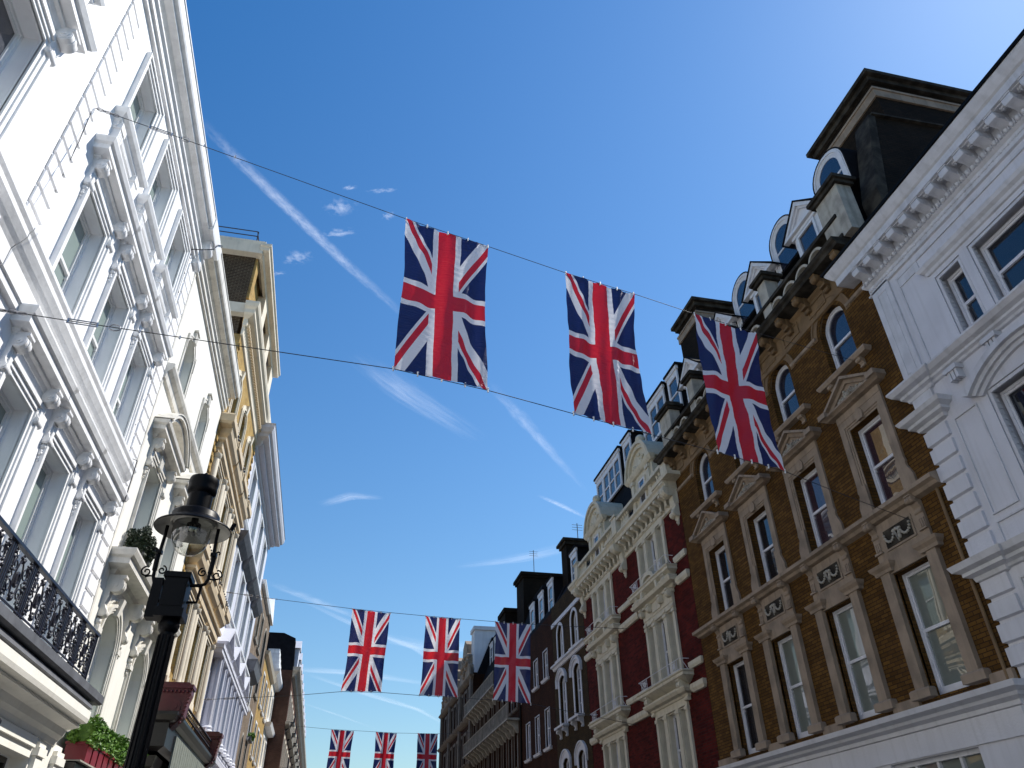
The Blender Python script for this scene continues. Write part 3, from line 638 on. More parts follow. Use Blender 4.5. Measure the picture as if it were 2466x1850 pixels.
def w3b(fac, root, u, z, w=1.15, h=2.2):
    par = arch_trim(fac, root, fac.p(u, z), 'window', 'beigelt', w, h, '', 0, [(0, .06, .04), (.06, .14, .08)])
    sash_parts(fac, par, fac.p(u, z), w, h, rec=.2, gm='g_green')
    B = MB(); B.box(-1.22, 1.22, h+.15, h+.24, -.01, .12)
    B.mould([(-.01, h+.2), (.14, h+.24), (.2, h+.3), (.2, h+.52), (.28, h+.56), (.30, h+.64), (-.01, h+.68)], -1.0, 1.0)
    B.build(fac, 'window_hood', 'beige', par, fac.p(u, z))
    for s_ in (-1, 1):
        b = MB(); b.lathe([(.15, -.3), (.15, -.1), (.13, -.05), (.125, .2), (.125, h-.1), (.11, h-.02), (.16, h+.04), (.17, h+.15)], s_*.98, .06, 16); b.box(s_*.98-.17, s_*.98+.17, -.45, -.28, -.01, .2)
        b.build(fac, 'column', 'beigelt', par, fac.p(u, z), True)
    B = MB(); balconette(B, h+1.2); B.build(fac, 'balconette', 'beige', par, fac.p(u, z))
    B = MB(); iron_crest(B, h+1.3, .38); B.build(fac, 'iron_cresting', 'iron', par, fac.p(u, z))
    return par
for c in c3: place('w3a', w3a, L, r3, c, 15.1); place('w3b', w3b, L, r3, c, 11.0+.25); place('w3b', w3b, L, r3, c, 6.85)
for k in range(38):
    for u in (U0+.14, U1-.15): place('qb3', lambda f, r, a, b: MB().box(-.12, .12, 0, .15, -.01, .05).build(f, 'quoin_block', 'ybrick', r, f.p(a, b)), L, r3, u, 3.6+k*.38)
# shopfront with maroon scrolled end blocks
B = MB(); B.box(U0+.1, U1-.1, 0, 4.6, -.01, .06); B.mould([(-.01, 4.5), (.5, 4.6), (.66, 4.7), (.66, 5.25), (.78, 5.3), (.85, 5.42), (.85, 5.5), (-.01, 5.55)], U0+.35, U1-.5)
B.mould([(-.01, 4.0), (.30, 4.1), (.45, 4.25), (.5, 4.5), (-.01, 4.52)], U0+.3, U1-.4)
sf = B.build(L, 'shopfront', 'blackp', r3)
B = MB()
for k in range(38): B.box(U0+.95+k*.18, U0+1.12+k*.18, 4.28, 5.12, .655, .70+.004*(k % 2))
B.build(L, 'fascia_board', 'board', sf)
for k in (0, 1):
    b = MB(); u = (U0+.15, U1-.45)[k]
    b.side([(-.01, 5.0), (.5, 5.0), (.72, 5.2), (.92, 5.45), (.95, 5.8), (1.0, 6.0), (1.0, 6.2), (.9, 6.3), (-.01, 6.3)], u-.22, u+.22)
    b.disc(u-.25, u+.25, 5.68, .62, .2); b.disc(u-.27, u+.27, 5.68, .62, .1); b.box(u-.27, u+.27, 6.14, 6.24, -.01, 1.03)
    for q in range(9): b.ball(u-.2, 5.3+q*.1, .86+.015*q, .04, 6); b.ball(u-.23, 6.06, .1+q*.1, .04, 6)
    b.build(L, 'fascia_end_block', 'maroon', sf)
B = MB()
for k in range(30):
    u = U0+.8+k*.24; B.tube([(u, 5.5, .7), (u, 5.95, .7)], .012, 5); B.ball(u, 5.97, .7, .035, 6); B.ball(u, 5.75, .7, .03, 6)
B.tube([(U0+.7, 5.85, .7), (U1-.9, 5.85, .7)], .014, 5); B.tube([(U0+.7, 5.6, .7), (U1-.9, 5.6, .7)], .014, 5)
B.build(L, 'iron_cresting', 'iron', sf)

# ---- cool white building with a row of giant columns
r4 = house('white_terrace_building', 36.8, 'cool white building with deep cornice, grey lead hoods and a row of columns', 'building')
U0, U1 = 30.72, 42.8; c4 = [32.25, 35.1, 37.95, 40.8]
wall(L, 'wall', 'lilac', r4, U0, U1, 0, 19.0, [(c, 15.3, 1.35, 2.3) for c in c4]+[(c, 11.2, 1.35, 2.4) for c in c4]+[(c, 6.7, 1.2, 2.4) for c in c4], rev=.25, depth=9)
B = MB(); B.mould([(-.01, 18.0), (.08, 18.04), (.1, 18.2), (.24, 18.26), (.30, 18.36), (.56, 18.44), (.58, 18.56), (.68, 18.62), (.76, 18.8), (.76, 18.95), (.80, 19.0), (-.01, 19.15)], U0, U1)
B.build(L, 'cornice', 'lilac', r4)
for k in range(99): place('den4', lambda f, r, u, z: MB().box(0, .06, 0, .12, .05, .34).build(f, 'dentil', 'lilac', r, f.p(u, z)), L, r4, U0+.03+k*.121, 18.2)
def w4a(fac, root, u, z):
    par = arch_trim(fac, root, fac.p(u, z), 'window', 'sash', 1.35, 2.3, '', 0, [(0, .1, .05), (.1, .2, .03)])
    sash_parts(fac, par, fac.p(u, z), 1.35, 2.3, rec=.16, gm='g_green'); return par
def w4b(fac, root, u, z):
    h = 2.4; par = arch_trim(fac, root, fac.p(u, z), 'window', 'sash', 1.35, h, '', 0, [(0, .1, .05), (.1, .2, .03)])
    sash_parts(fac, par, fac.p(u, z), 1.35, h, rec=.16, gm='g_green')
    MB().mould([(-.01, h+.1), (.10, h+.16), (.26, h+.34), (.36, h+.52), (.40, h+.60), (.40, h+.66), (-.01, h+.78)], -.92, .92).build(fac, 'window_hood', 'lead', par, fac.p(u, z)); return par
def w4c(fac, root, u, z):
    h = 2.4; par = arch_trim(fac, root, fac.p(u, z), 'window', 'lilac', 1.2, h, '', 0, [(0, .1, .05)])
    sash_parts(fac, par, fac.p(u, z), 1.2, h, rec=.16, gm='g_green')
    z0 = h+.55
    B = MB(); B.prism([(-1.15, z0), (0, z0+.72), (1.15, z0)], -.01, .30); B.ring([(-1.3, z0-.02), (0, z0+.86), (1.3, z0-.02)], [(-1.08, z0-.02), (0, z0+.70), (1.08, z0-.02)], -.01, .48)
    B.mould([(-.01, z0-.2), (.34, z0-.16), (.46, z0-.06), (.5, z0)], -.85, .85)
    B.build(fac, 'pediment', 'lilac', par, fac.p(u, z)); return par
def column(fac, root, u, z):
    B = MB(); n = 20; H = 2.35
    prof = [(.27, -.35), (.27, -.22), (.23, -.18), (.25, -.1), (.2, -.05)] + [(.195-.02*i/5, 0+H*i/5) for i in range(6)] + [(.2, H+.03), (.175, H+.06)]
    B.lathe(prof, 0, .2, n)
    for k in range(10):
        a = 2*pi*k/10; B.box(.19*cos(a)-.012, .19*cos(a)+.012, 0, H, .2+.19*sin(a)-.012, .2+.19*sin(a)+.012)
    c = B.build(fac, 'column', 'lilac', root, fac.p(u, z), False)
    B = MB()
    for zz, r in ((H+.1, .17), (H+.2, .2)):
        for k in range(8): a = 2*pi*k/8; B.ball(r*cos(a), zz, .2+r*sin(a), .05, 6)
    B.lathe([(.13, H+.04), (.15, H+.16), (.2, H+.28)], 0, .2, 12); B.box(-.24, .24, H+.28, H+.34, -.02, .44)
    B.build(fac, 'capital', 'lilac', c, fac.p(u, z)); return c
for c in c4: place('w4a', w4a, L, r4, c, 15.3); place('w4b', w4b, L, r4, c, 11.2); place('w4c', w4c, L, r4, c, 6.7)
for c in c4:
    for s_ in (-.76, .76): place('col4', column, L, r4, c+s_, 6.75)
B = MB(); B.mould([(-.01, 9.1), (.40, 9.12), (.40, 9.26), (.44, 9.28), (.44, 9.42), (-.01, 9.44)], U0+.1, U1-.1); B.build(L, 'entablature', 'lilac', r4)
MB().mould([(-.01, 10.75), (.12, 10.8), (.16, 10.92), (.22, 10.98), (.22, 11.06), (-.01, 11.1)], U0, U1-.05).mould([(-.01, 14.9), (.08, 14.94), (.14, 15.06), (.14, 15.14), (-.01, 15.16)], U0, U1-.05).build(L, 'string_course', 'sash', r4)
B = MB(); B.mould([(-.01, 5.6), (.15, 5.7), (.2, 5.82), (.38, 5.9), (.4, 6.05), (-.01, 6.1)], U0, U1-.1)
for k in range(20): console(B, U0+.3+k*.62, 5.72, .12, .5, .28)
for k in range(40): B.lathe([(.05, 6.1), (.07, 6.16), (.04, 6.22), (.06, 6.3), (.03, 6.4)], U0+.2+k*.3, .28, 8)
B.mould([(-.01, 6.4), (.36, 6.4), (.38, 6.48), (-.01, 6.5)], U0, U1-.1)
B.build(L, 'shop_cornice', 'lilac', r4)

# ---- simpler windows for the far part of the street
def w_plain(fac, root, u, z, w=1.0, h=1.9, fm='sash', gm='g_green', trim='stonelt', kind='', rise=0, tw=.12, rec=.14, sill=True, bars=(0, 0)):
    par = arch_trim(fac, root, fac.p(u, z), 'window', trim, w, h, kind, rise, [(0, tw, .03)])
    sash_parts(fac, par, fac.p(u, z), w, h, kind, rise, rec=rec, fm=fm, gm=gm, bars=bars)
    if sill: MB().mould([(-.01, -.16), (.10, -.14), (.14, -.02), (-.01, .0)], -w/2-.1, w/2+.1).build(fac, 'window_sill', trim, par, fac.p(u, z))
    return par
def row(key, fac, root, us, z, **kw):
    for u in us: place(key, lambda f, r, a, b: w_plain(f, r, a, b, **kw), fac, root, u, z)
def hol(us, z, w, h, *k): return [(u, z, w, h, *k) for u in us]

r5 = house('grey_brick_building', 47.4, 'sunlit grey-brown brick building with a tall dark arched window under white coping', 'building')
U0, U1 = 42.85, 52.0; a5 = [44.3, 46.6]; b5 = [44.4, 46.9, 49.6]
wall(L, 'wall', 'gbrick', r5, U0, U1, 0, 16.2, hol(a5, 13.3, 1.1, 1.9)+hol(a5, 10.2, 1.1, 2.0)+[(49.7, 11.4, 1.5, 3.9, 'round')]+hol([49.7], 9.0, 1.2, 1.3)+hol(b5, 6.2, .8, 2.6, 'round'), depth=9, rev=.25)
row('p5a', L, r5, a5, 13.3, w=1.1, h=1.9, trim='stonelt'); row('p5b', L, r5, a5, 10.2, w=1.1, h=2.0, trim='whitetrim')
row('p5c', L, r5, [49.7], 11.4, w=1.5, h=3.9, kind='round', gm='g_dark', fm='blackp', trim='stonelt'); row('p5d', L, r5, [49.7], 9.0, w=1.2, h=1.3, trim='whitetrim')
row('p5e', L, r5, b5, 6.2, w=.8, h=2.6, kind='round', gm='g_dark', fm='blackp')
B = MB(); B.mould([(-.01, 15.95), (.15, 16.0), (.22, 16.15), (.22, 16.2), (-.01, 16.22)], U0, 48.5); B.prism([(48.4, 16.2), (50.1, 17.5), (51.8, 16.2)], -.6, .18)
B.build(L, 'coping', 'whitetrim', r5)
B = MB(); B.mould([(-.01, 11.1), (.2, 11.15), (.4, 11.3), (.5, 11.7), (.55, 11.8), (-.01, 12.3)], 43.0, 45.6)
B.build(L, 'lead_canopy', 'lead', r5)
t = empty('window_box', (A+.15, 49.7, 8.9), 'green trailing plant in a window box on the grey-brown brick building', 'planter')
MB().box(49.0, 50.4, 8.86, 9.06, .01, .26).build(L, 'planter_box', 'lead', t); leafball('foliage', 'leaf', A+.22, 49.7, 9.15, .2, .7, .2, 500, .07, t)

r6 = house('ochre_brick_house', 56.2, 'narrow ochre brick house with white stepped gable far along the sunny side', 'house')
U0, U1 = 52.02, 60.4; a6 = [53.6, 56.1, 58.6]
wall(L, 'wall', 'ybrick', r6, U0, U1, 0, 14.6, hol(a6, 11.6, 1.0, 1.9)+hol(a6, 8.6, 1.0, 1.9)+hol(a6, 5.2, 1.0, 2.1), depth=9)
for z in (11.6, 8.6, 5.2): row('p6%s' % (z == 5.2), L, r6, a6, z, w=1.0, h=1.9 if z > 6 else 2.1, trim='whitetrim')
B = MB(); B.mould([(-.01, 14.3), (.2, 14.4), (.3, 14.6), (-.01, 14.65)], U0, U1); B.build(L, 'cornice', 'beigelt', r6)
B = MB(); B.prism([(U0+.1, 14.6), (U0+1.3, 17.6), (U1-.5, 19.0), (U1-.1, 14.6)], -8, -.9); B.build(L, 'roof', 'slate', r6)
r7 = house('stone_gabled_house', 63.0, 'pale stone house with a carved stepped parapet far along the sunny side', 'house')
U0, U1 = 60.42, 65.4; a7 = [61.6, 64.1]
wall(L, 'wall', 'beigelt', r7, U0, U1, 0, 15.2, hol(a7, 12.2, 1.0, 1.9)+hol(a7, 9.0, 1.0, 1.9)+hol(a7, 5.4, 1.0, 2.2), depth=9)
for z in (12.2, 9.0, 5.4): row('p7%s' % (z == 5.4), L, r7, a7, z, w=1.0, h=1.9 if z > 6 else 2.2, trim='whitetrim')
B = MB(); B.mould([(-.01, 14.8), (.3, 14.9), (.5, 15.2), (.5, 15.4), (-.01, 15.45)], U0, U1)
for k in range(5): B.box(U0+.1+k*.2, U1-.1-k*.55, 15.4+k*.35, 15.76+k*.35, -.7, .35-.05*k)
B.build(L, 'parapet', 'whitetrim', r7)
for z in (11.4, 8.3): MB().mould([(-.01, z), (.4, z+.1), (.5, z+.35), (-.01, z+.4)], U0+.3, U1-.3).build(L, 'string_course', 'whitetrim', r7)
# ---- red and brown mansion block that closes the sunny side, standing forward
L8 = Fac(A+1.15, 1)
r8 = house('mansion_block', 84, 'tall red mansion block with a slate roof closing the sunny side of the street', 'building', A+1.15)
U0, U1 = 65.6, 150; a8 = [67.2+2.6*k for k in range(22)]
wall(L8, 'wall', 'fbrick', r8, U0, U1, 0, 16.6, [h for z in (12.9, 9.6, 6.2, 2.9) for h in hol(a8, z, 1.1, 2.1)], depth=10)
for z in (12.9, 9.6, 6.2, 2.9): row('p8', L8, r8, a8, z, w=1.1, h=2.1, trim='beigelt', gm='g_dark', tw=.2)
B = MB(); B.mould([(-.01, 16.0), (.2, 16.1), (.3, 16.3), (.55, 16.5), (.6, 16.75), (-.01, 16.8)], U0, U1)
for z in (12.4, 9.1): B.mould([(-.01, z), (.3, z+.1), (.36, z+.26), (-.01, z+.28)], U0, U1)
B.build(L8, 'cornice', 'stonelt', r8)
B = MB(); B.side([(0, 16.6), (-.2, 19.2), (-1.2, 19.6), (-6, 19.6), (-6, 16.6)], U0+.1, U1-.1)
B.build(L8, 'roof', 'slate', r8)
for k in range(12):
    B = MB(); B.box(U0+1+k*4, U0+2.4+k*4, 16.7, 18.6, -1, .2); B.prism([(U0+.8+k*4, 18.6), (U0+1.7+k*4, 19.4), (U0+2.6+k*4, 18.6)], -1, .3)
    B.build(L8, 'dormer', 'lilac', r8)
def balc8(fac, root, u, z):
    B = MB(); B.box(-.8, .8, 0, .12, -.01, .62)
    for k in range(9): B.tube([(-.75+k*.1875, .1, .58), (-.75+k*.1875, .85, .58)], .02, 4)
    B.tube([(-.78, .85, .58), (.78, .85, .58)], .03, 4); B.side([(-.01, 0), (.5, 0), (-.01, -.5)], -.1, .1)
    return B.build(fac, 'balconette', 'iron', root, fac.p(u, z))
for z in (12.7, 9.4, 6.0):
    for u in a8[::2][:8]: place('b8', balc8, L8, r8, u, z)

# ================================================================== RIGHT SIDE (in shade)
R = Fac(Bx, -1)
q1 = house('shaded_white_house', 4, 'shaded pale house at the right edge with an enriched bracketed cornice and chamfered quoins', 'house', Bx)
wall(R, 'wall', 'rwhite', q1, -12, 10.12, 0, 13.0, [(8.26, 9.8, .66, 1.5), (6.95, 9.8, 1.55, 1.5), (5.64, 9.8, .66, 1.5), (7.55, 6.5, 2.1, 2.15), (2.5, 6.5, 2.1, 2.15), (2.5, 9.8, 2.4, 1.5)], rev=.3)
def r1w(fac, root, u, z, w=.66, h=1.5):
    par = arch_trim(fac, root, fac.p(u, z), 'window', 'rwhitetrim', w, h, '', 0, [(-.075, -.045, -.06), (-.045, -.015, -.03)])
    sash_parts(fac, par, fac.p(u, z), w-.14, h-.07, rec=.2, fm='rsash', gm='g_dark')
    for s_ in (-1, 1):
        B = MB().box(s_*(w/2-.035)-.008, s_*(w/2-.035)+.008, .05, h-.1, -.13, -.08)
        for k in range(int(h/.115)): B.box(s_*(w/2-.035)-.02, s_*(w/2-.035)+.02, .05+k*.115, .12+k*.115, -.14, -.045)
        B.build(fac, 'bead_moulding', 'rwhitetrim', par, fac.p(u, z))
    return par
place('r1s', r1w, R, q1, 8.26, 9.8); place('r1b', lambda f, r, a, b: r1w(f, r, a, b, 1.55, 1.5), R, q1, 6.95, 9.8); place('r1s', r1w, R, q1, 5.64, 9.8)
place('r1f', lambda f, r, a, b: r1w(f, r, a, b, 2.1, 2.15), R, q1, 7.55, 6.5); place('r1f', None, R, q1, 2.5, 6.5); place('r1t', lambda f, r, a, b: r1w(f, r, a, b, 2.4, 1.5), R, q1, 2.5, 9.8)
B = MB()
B.mould([(-.01, 11.40), (.04, 11.42), (.06, 11.48), (.12, 11.53), (.15, 11.60), (.15, 11.63), (-.01, 11.66)], 5.0, 8.66)
B.build(R, 'hood_mould', 'rwhitetrim', q1)
# recessed panel borders, pier
B = MB(); B.box(9.6, 10.12, 9.72, 12.2, -.01, .05); B.box(9.6, 10.12, 9.05, 9.42, -.01, .06)
B.box(8.8, 9.42, 11.75, 12.0, -.01, .02)
B.box(9.38, 9.42, 9.75, 12.0, -.01, .03).box(5, 9.42, 11.95, 12.0, -.01, .031)
for z0, z1, y0, y1 in ((6.67, 8.57, 8.85, 9.42), (4.4, 5.6, 8.85, 9.42), (6.1, 6.55, 5.2, 9.42)):
    B.ring([(y0, z0), (y0, z1), (y1, z1), (y1, z0), (y0, z0)], [(y0+.03, z0+.03), (y0+.03, z1-.03), (y1-.03, z1-.03), (y1-.03, z0+.03), (y0+.03, z0+.03)], -.01, .03)
B.build(R, 'panel_moulding', 'rwhitetrim', q1)
quoins(R, q1, 9.58, 10.16, [4.36+.362*k for k in range(4)], .33, .06, 'rwhite', .03)
quoins(R, q1, 9.58, 10.16, [6.16+.362*k for k in range(7)], .33, .06, 'rwhite', .03)
B = MB()
B.mould([(-.01, 9.36), (.07, 9.38), (.09, 9.44), (.16, 9.48), (.16, 9.54), (.26, 9.58), (.32, 9.66), (.32, 9.70), (-.01, 9.73)], 9.6, 10.12)
B.mould([(-.01, 9.40), (.05, 9.42), (.07, 9.46), (.12, 9.49), (.12, 9.54), (.20, 9.58), (.26, 9.66), (.26, 9.70), (-.01, 9.73)], -12, 9.6, False, False)
B.mould([(-.01, 8.68), (.09, 8.71), (.11, 8.77), (.2, 8.81), (.2, 8.87), (.30, 8.92), (.34, 9.0), (-.01, 9.04)], 9.6, 10.12)
B.mould([(-.01, 5.74), (.08, 5.77), (.1, 5.84), (.2, 5.88), (.2, 5.94), (.30, 5.98), (.34, 6.08), (-.01, 6.12)], 9.6, 10.12)
B.mould([(-.01, 5.78), (.05, 5.80), (.07, 5.84), (.14, 5.88), (.14, 5.94), (.24, 5.98), (.28, 6.08), (-.01, 6.12)], -12, 9.6, False, False)
B.build(R, 'string_course', 'rwhitetrim', q1)
for y in (8.95, 8.0, 7.0, 6.0):
    B = MB()
    for k in range(3): B.box(y-.12+k*.085, y-.06+k*.085, 9.12, 9.38, -.01, .15)
    B.box(y-.16, y+.16, 9.30, 9.39, -.01, .18); B.build(R, 'bracket', 'rwhitetrim', q1)
# arched hood over the first floor window
for uc in (7.55, 2.5):
    B = MB(); o1 = outline(2.5, 2.6, 'seg', .45, .12, 2.0); o2 = outline(2.5, 2.6, 'seg', .45, 0, 2.0); o3 = outline(2.5, 2.6, 'seg', .45, -.08, 2.0)
    f = lambda o: [(a+uc, b+6.5) for a, b in o[1:-1]]
    B.ring(f(o1), f(o2), -.01, .2); B.ring(f(o2), f(o3), -.01, .12); B.ring(f(o3), f(outline(2.5, 2.6, 'seg', .45, -.16, 2.0)), -.01, .06)
    B.build(R, 'hood_mould', 'rwhitetrim', q1)
# frieze and bracketed cornice
B = MB()
B.mould([(-.01, 12.12), (.05, 12.14), (.05, 12.18), (.02, 12.2), (.02, 12.36), (.07, 12.40), (.10, 12.44), (.10, 12.50), (.06, 12.52), (.06, 12.74), (.42, 12.76), (.42, 12.92), (.46, 12.95), (.52, 13.04), (.56, 13.12), (.56, 13.16), (-.01, 13.2)], -12, 10.16, False, True)
co = B.build(R, 'cornice', 'rwhitetrim', q1)
MB().mould([(-.01, 13.16), (.60, 13.165), (.61, 13.22), (-.01, 13.26)], -12, 10.17, False, True).build(R, 'gutter', 'black', q1)
def modil(fac, root, u, z):
    B = MB(); B.side([(.04, 0), (.39, 0), (.41, -.06), (.38, -.14), (.30, -.16), (.2, -.19), (.14, -.24), (.04, -.26)], -.095, .095)
    B.disc(-.105, .105, -.075, .335, .06, 10); B.disc(-.105, .105, -.14, .11, .075, 10); B.box(-.1, .1, .005, .035, .04, .405)
    return B.build(fac, 'modillion', 'rwhitetrim', root, fac.p(u, z), True)
def flower(fac, root, u, z):
    B = MB()
    for k in range(6): B.ball(.045*cos(k*pi/3), 0, .24+.045*sin(k*pi/3), .032, 6)
    B.ball(0, -.015, .24, .035, 6); B.box(-.1, .1, .01, .03, .12, .36)
    return B.build(fac, 'rosette', 'rwhitetrim', root, fac.p(u, z), True)
for k in range(28):
    place('mod', modil, R, co, 9.98-.40*k, 12.725)
    if k: place('ros', flower, R, co, 10.18-.40*k, 12.725)
B = MB()
B.box(0, 10.14, 12.27, 12.29, .015, .03)
for k in range(110): B.ball(10.12-.09*k, 12.28, .022, .022 if k % 2 else .032, 4)
B.build(R, 'bead_moulding', 'rwhitetrim', co)
def egg(fac, root, u, z):
    b = MB(); b.ball(0, 0, .10, .045, 8, 1.35); b.box(-.06, .06, .03, .05, .04, .09).box(.055, .075, -.06, .05, .05, .13); return b.build(fac, 'carved_egg', 'rwhitetrim', root, fac.p(u, z))
for k in range(60): place('egg', egg, R, co, 10.08-.135*k, 12.47)
MB().side([(-.3, 13.0), (-.3, 13.5), (-6, 13.6), (-6, 13.0)], -12, 9.4).build(R, 'roof', 'slate', q1)
B = MB()
for y in (9.84,):
    B.ring([(9.72, 9.85), (9.72, 12.0), (9.98, 12.0), (9.98, 9.85)], [(9.735, 9.85), (9.735, 11.985), (9.965, 11.985), (9.965, 9.85)], .045, .06)
B.tube([(9.8, 9.75, .1), (9.84, 9.9, .09), (9.95, 9.95, .07)], .012, 5); B.build(R, 'pilaster_panel', 'rwhitetrim', q1)

# ---- brown stock-brick building
q2 = house('brown_brick_building', 15.4, 'brown brick building with carved stone window pediments, arched attic windows and a scalloped parapet', 'building', Bx)
U0, U1 = 10.14, 20.72; cc = [11.58, 14.0, 16.42, 18.84]
wall(R, 'wall', 'bbrick', q2, U0, U1, 4.15, 14.0, [(c, 11.2, .98, 1.78, 'round') for c in cc]+[(c, 7.93, .98, 1.93) for c in cc]+[(c, 4.32, 1.04, 2.26) for c in cc], rev=.32, depth=9)
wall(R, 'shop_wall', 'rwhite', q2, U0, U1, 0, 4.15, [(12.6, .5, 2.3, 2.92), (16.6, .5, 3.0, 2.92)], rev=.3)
# windows, top floor arches
def r2a(fac, root, u, z):
    w, h = .98, 1.78; par = arch_trim(fac, root, fac.p(u, z), 'window', 'terra', w, h, 'round', 0, [(0, .1, -.06), (.10, .24, .012), (.24, .30, .035)], h-w/2-.02)
    sash_parts(fac, par, fac.p(u, z), w, h, 'round', 0, rec=.17, fm='rsash', gm='g_blue', gm2='g_blue')
    B = MB(); B.mould([(-.01, -.1), (.16, -.09), (.2, -.02), (.2, .02), (-.01, .03)], -.72, .72)
    B.build(fac, 'window_sill', 'stone', par, fac.p(u, z))
    for s_ in (-1, 1):
        b = MB(); console(b, s_*.55, -.08, .14, .22, .14); b.build(fac, 'bracket', 'stone', par, fac.p(u, z))
    return par
def r2b(fac, root, u, z, gm='g_plum'):
    w, h = .98, 1.93; par = arch_trim(fac, root, fac.p(u, z), 'window', 'stone', w, h, '', 0, [(0, .05, .01), (.05, .10, .03), (.10, .27, .05)])
    sash_parts(fac, par, fac.p(u, z), w, h, rec=.2, fm='rsash', gm=gm)
    B = MB(); B.box(-.76, .76, h+.27, h+.43, -.01, .06)
    B.prism([(-.09, h+.02), (-.13, h+.16), (-.06, h+.28), (.06, h+.28), (.13, h+.16), (.09, h+.02)], -.01, .085)
    B.build(fac, 'lintel', 'stone', par, fac.p(u, z))
    for s_ in (-1, 1):
        B = MB(); B.prism([(s_*.5, 0), (s_*.5, .62), (s_*.76, .62), (s_*.78, .52), (s_*.74, .46), (s_*.80, .34), (s_*.86, .2), (s_*.86, 0)], -.01, .055); B.build(fac, 'surround_foot', 'stone', par, fac.p(u, z))
    z0 = h+.43; B = MB()
    B.mould([(-.01, z0), (.16, z0+.02), (.2, z0+.05), (.26, z0+.08), (.26, z0+.12), (-.01, z0+.13)], -.78, .78)
    a = [(-1.04, z0+.12), (0, z0+.68), (1.04, z0+.12)]
    B.ring(a, [(-.92, z0+.12), (0, z0+.61), (.92, z0+.12)], -.01, .27); B.ring([(-.92, z0+.12), (0, z0+.61), (.92, z0+.12)], [(-.72, z0+.12), (0, z0+.50), (.72, z0+.12)], -.01, .17)
    B.prism([(-.72, z0+.12), (0, z0+.50), (.72, z0+.12)], -.01, .12)
    for s_ in (-1, 1): B.box(s_*.9-.13, s_*.9+.13, z0+.08, z0+.2, -.01, .31)
    B.build(fac, 'pediment', 'stone', par, fac.p(u, z))
    B = MB()
    for k in range(26):
        a_ = random.uniform(-.5, .5); b_ = random.uniform(.02, .3*(1-abs(a_)/.6)); B.ball(a_, z0+.14+b_, .14, random.uniform(.02, .04), 6)
    for k in range(-3, 4): B.tube([(p_, q_, .15) for p_, q_ in spiral(k*.13, z0+.22+.08*(1-abs(k)/3), .07*(1-abs(k)*.15), .02, 0, 1.2*(1 if k > 0 else -1), 10)], .014, 4)
    B.build(fac, 'carving', 'stonelt', par, fac.p(u, z)); return par
def r2c(fac, root, u, z, gm='g_blind', gm2=None):
    w, h = 1.04, 2.26; par = arch_trim(fac, root, fac.p(u, z), 'window', 'stone', w, h, '', 0, [(0, .07, -.05)])
    sash_parts(fac, par, fac.p(u, z), w, h, rec=.16, fm='rsash', gm=gm, gm2=gm2)
    for s_ in (-1, 1):
        b = MB(); b.box(s_*.67-.13, s_*.67+.13, .02, h+.08, -.01, .10); b.mould([(-.01, -.04), (.14, -.02), (.14, .12), (.11, .15), (-.01, .16)], s_*.67-.13, s_*.67+.13)
        b.mould([(-.01, h+.02), (.12, h+.04), (.13, h+.1), (.18, h+.16), (.2, h+.22), (-.01, h+.24)], s_*.67-.13, s_*.67+.13)
        b.build(fac, 'pilaster', 'stone', par, fac.p(u, z))
    B = MB(); B.box(-.58, .58, h+.0, h+1.02, -.02, .05); B.box(-.45, .45, h+.42, h+.86, .04, .07)
    B.build(fac, 'lintel_panel', 'stone', par, fac.p(u, z))
    B = MB(); B.box(-.40, .40, h+.46, h+.82, .065, .075); B.build(fac, 'panel_ground', 'dstone', par, fac.p(u, z))
    B = MB()
    for s_ in (-1, 1):
        for k in range(9): t = pi*k/8; B.ball(s_*.24+.14*cos(t), h+.72-.16*sin(t), .09, .028, 6)
    B.tube([(-.08, h+.75, .09), (0, h+.5, .09), (.08, h+.75, .09)], .025, 5)
    for k in range(7): B.ball(random.uniform(-.07, .07), h+.64+random.uniform(-.12, .12), .09, .035, 6)
    B.build(fac, 'carving', 'stonelt', par, fac.p(u, z))
    for s_ in (-1, 1):
        b = MB(); b.box(s_*.67-.10, s_*.67+.10, h+.24, h+1.0, -.01, .055)
        for k in range(3): b.box(s_*.67-.08+k*.055, s_*.67-.045+k*.055, h+.5, h+.66, .05, .08)
        b.box(s_*.67-.11, s_*.67+.11, h+.44, h+.48, .04, .1); console(b, s_*.67, h+1.12, .18, .36, .22)
        b.build(fac, 'bracket', 'stone', par, fac.p(u, z))
    return par
gs = ['g_plum', 'g_plum', 'g_dark', 'g_dark']
for i, c in enumerate(cc):
    place('r2a', r2a, R, q2, c, 11.2)
    place('r2b'+gs[i], lambda f, r, a, b, g=gs[i]: r2b(f, r, a, b, g), R, q2, c, 7.93)
    g3 = 'g_blind' if i < 3 else 'g_dark'
    place('r2c'+g3, lambda f, r, a, b, g=g3: r2c(f, r, a, b, g), R, q2, c, 4.34)
MB().mould([(-.01, 7.62), (.12, 7.66), (.16, 7.72), (.24, 7.76), (.24, 7.84), (-.01, 7.93)], U0+.02, U1-.2, False, True).build(R, 'string_course', 'stone', q2)
IM = [(-.01, 12.50), (.05, 12.52), (.07, 12.58), (-.01, 12.61)]
for a, b in [(U0+.01, U0+.8)]+[(cc[i]+.64, cc[i+1]-.64) for i in range(3)]+[(cc[3]+.64, U1-.02)]: MB().mould(IM, a, b, False, False).build(R, 'impost_band', 'stone', q2)
for a, b in ((U0, 10.7), (12.4, 13.2), (14.8, 15.6), (17.2, 18.0), (19.6, U1)): MB().box(a+.03, b-.03, 4.17, 4.38, -.01, .07).build(R, 'plinth_block', 'stone', q2)
B = MB(); B.mould([(-.01, 12.95), (.05, 12.97), (.05, 13.05), (.02, 13.07), (.02, 13.55), (.08, 13.6), (.08, 13.66), (-.01, 13.7)], U0+.01, U1-.02, False, True)
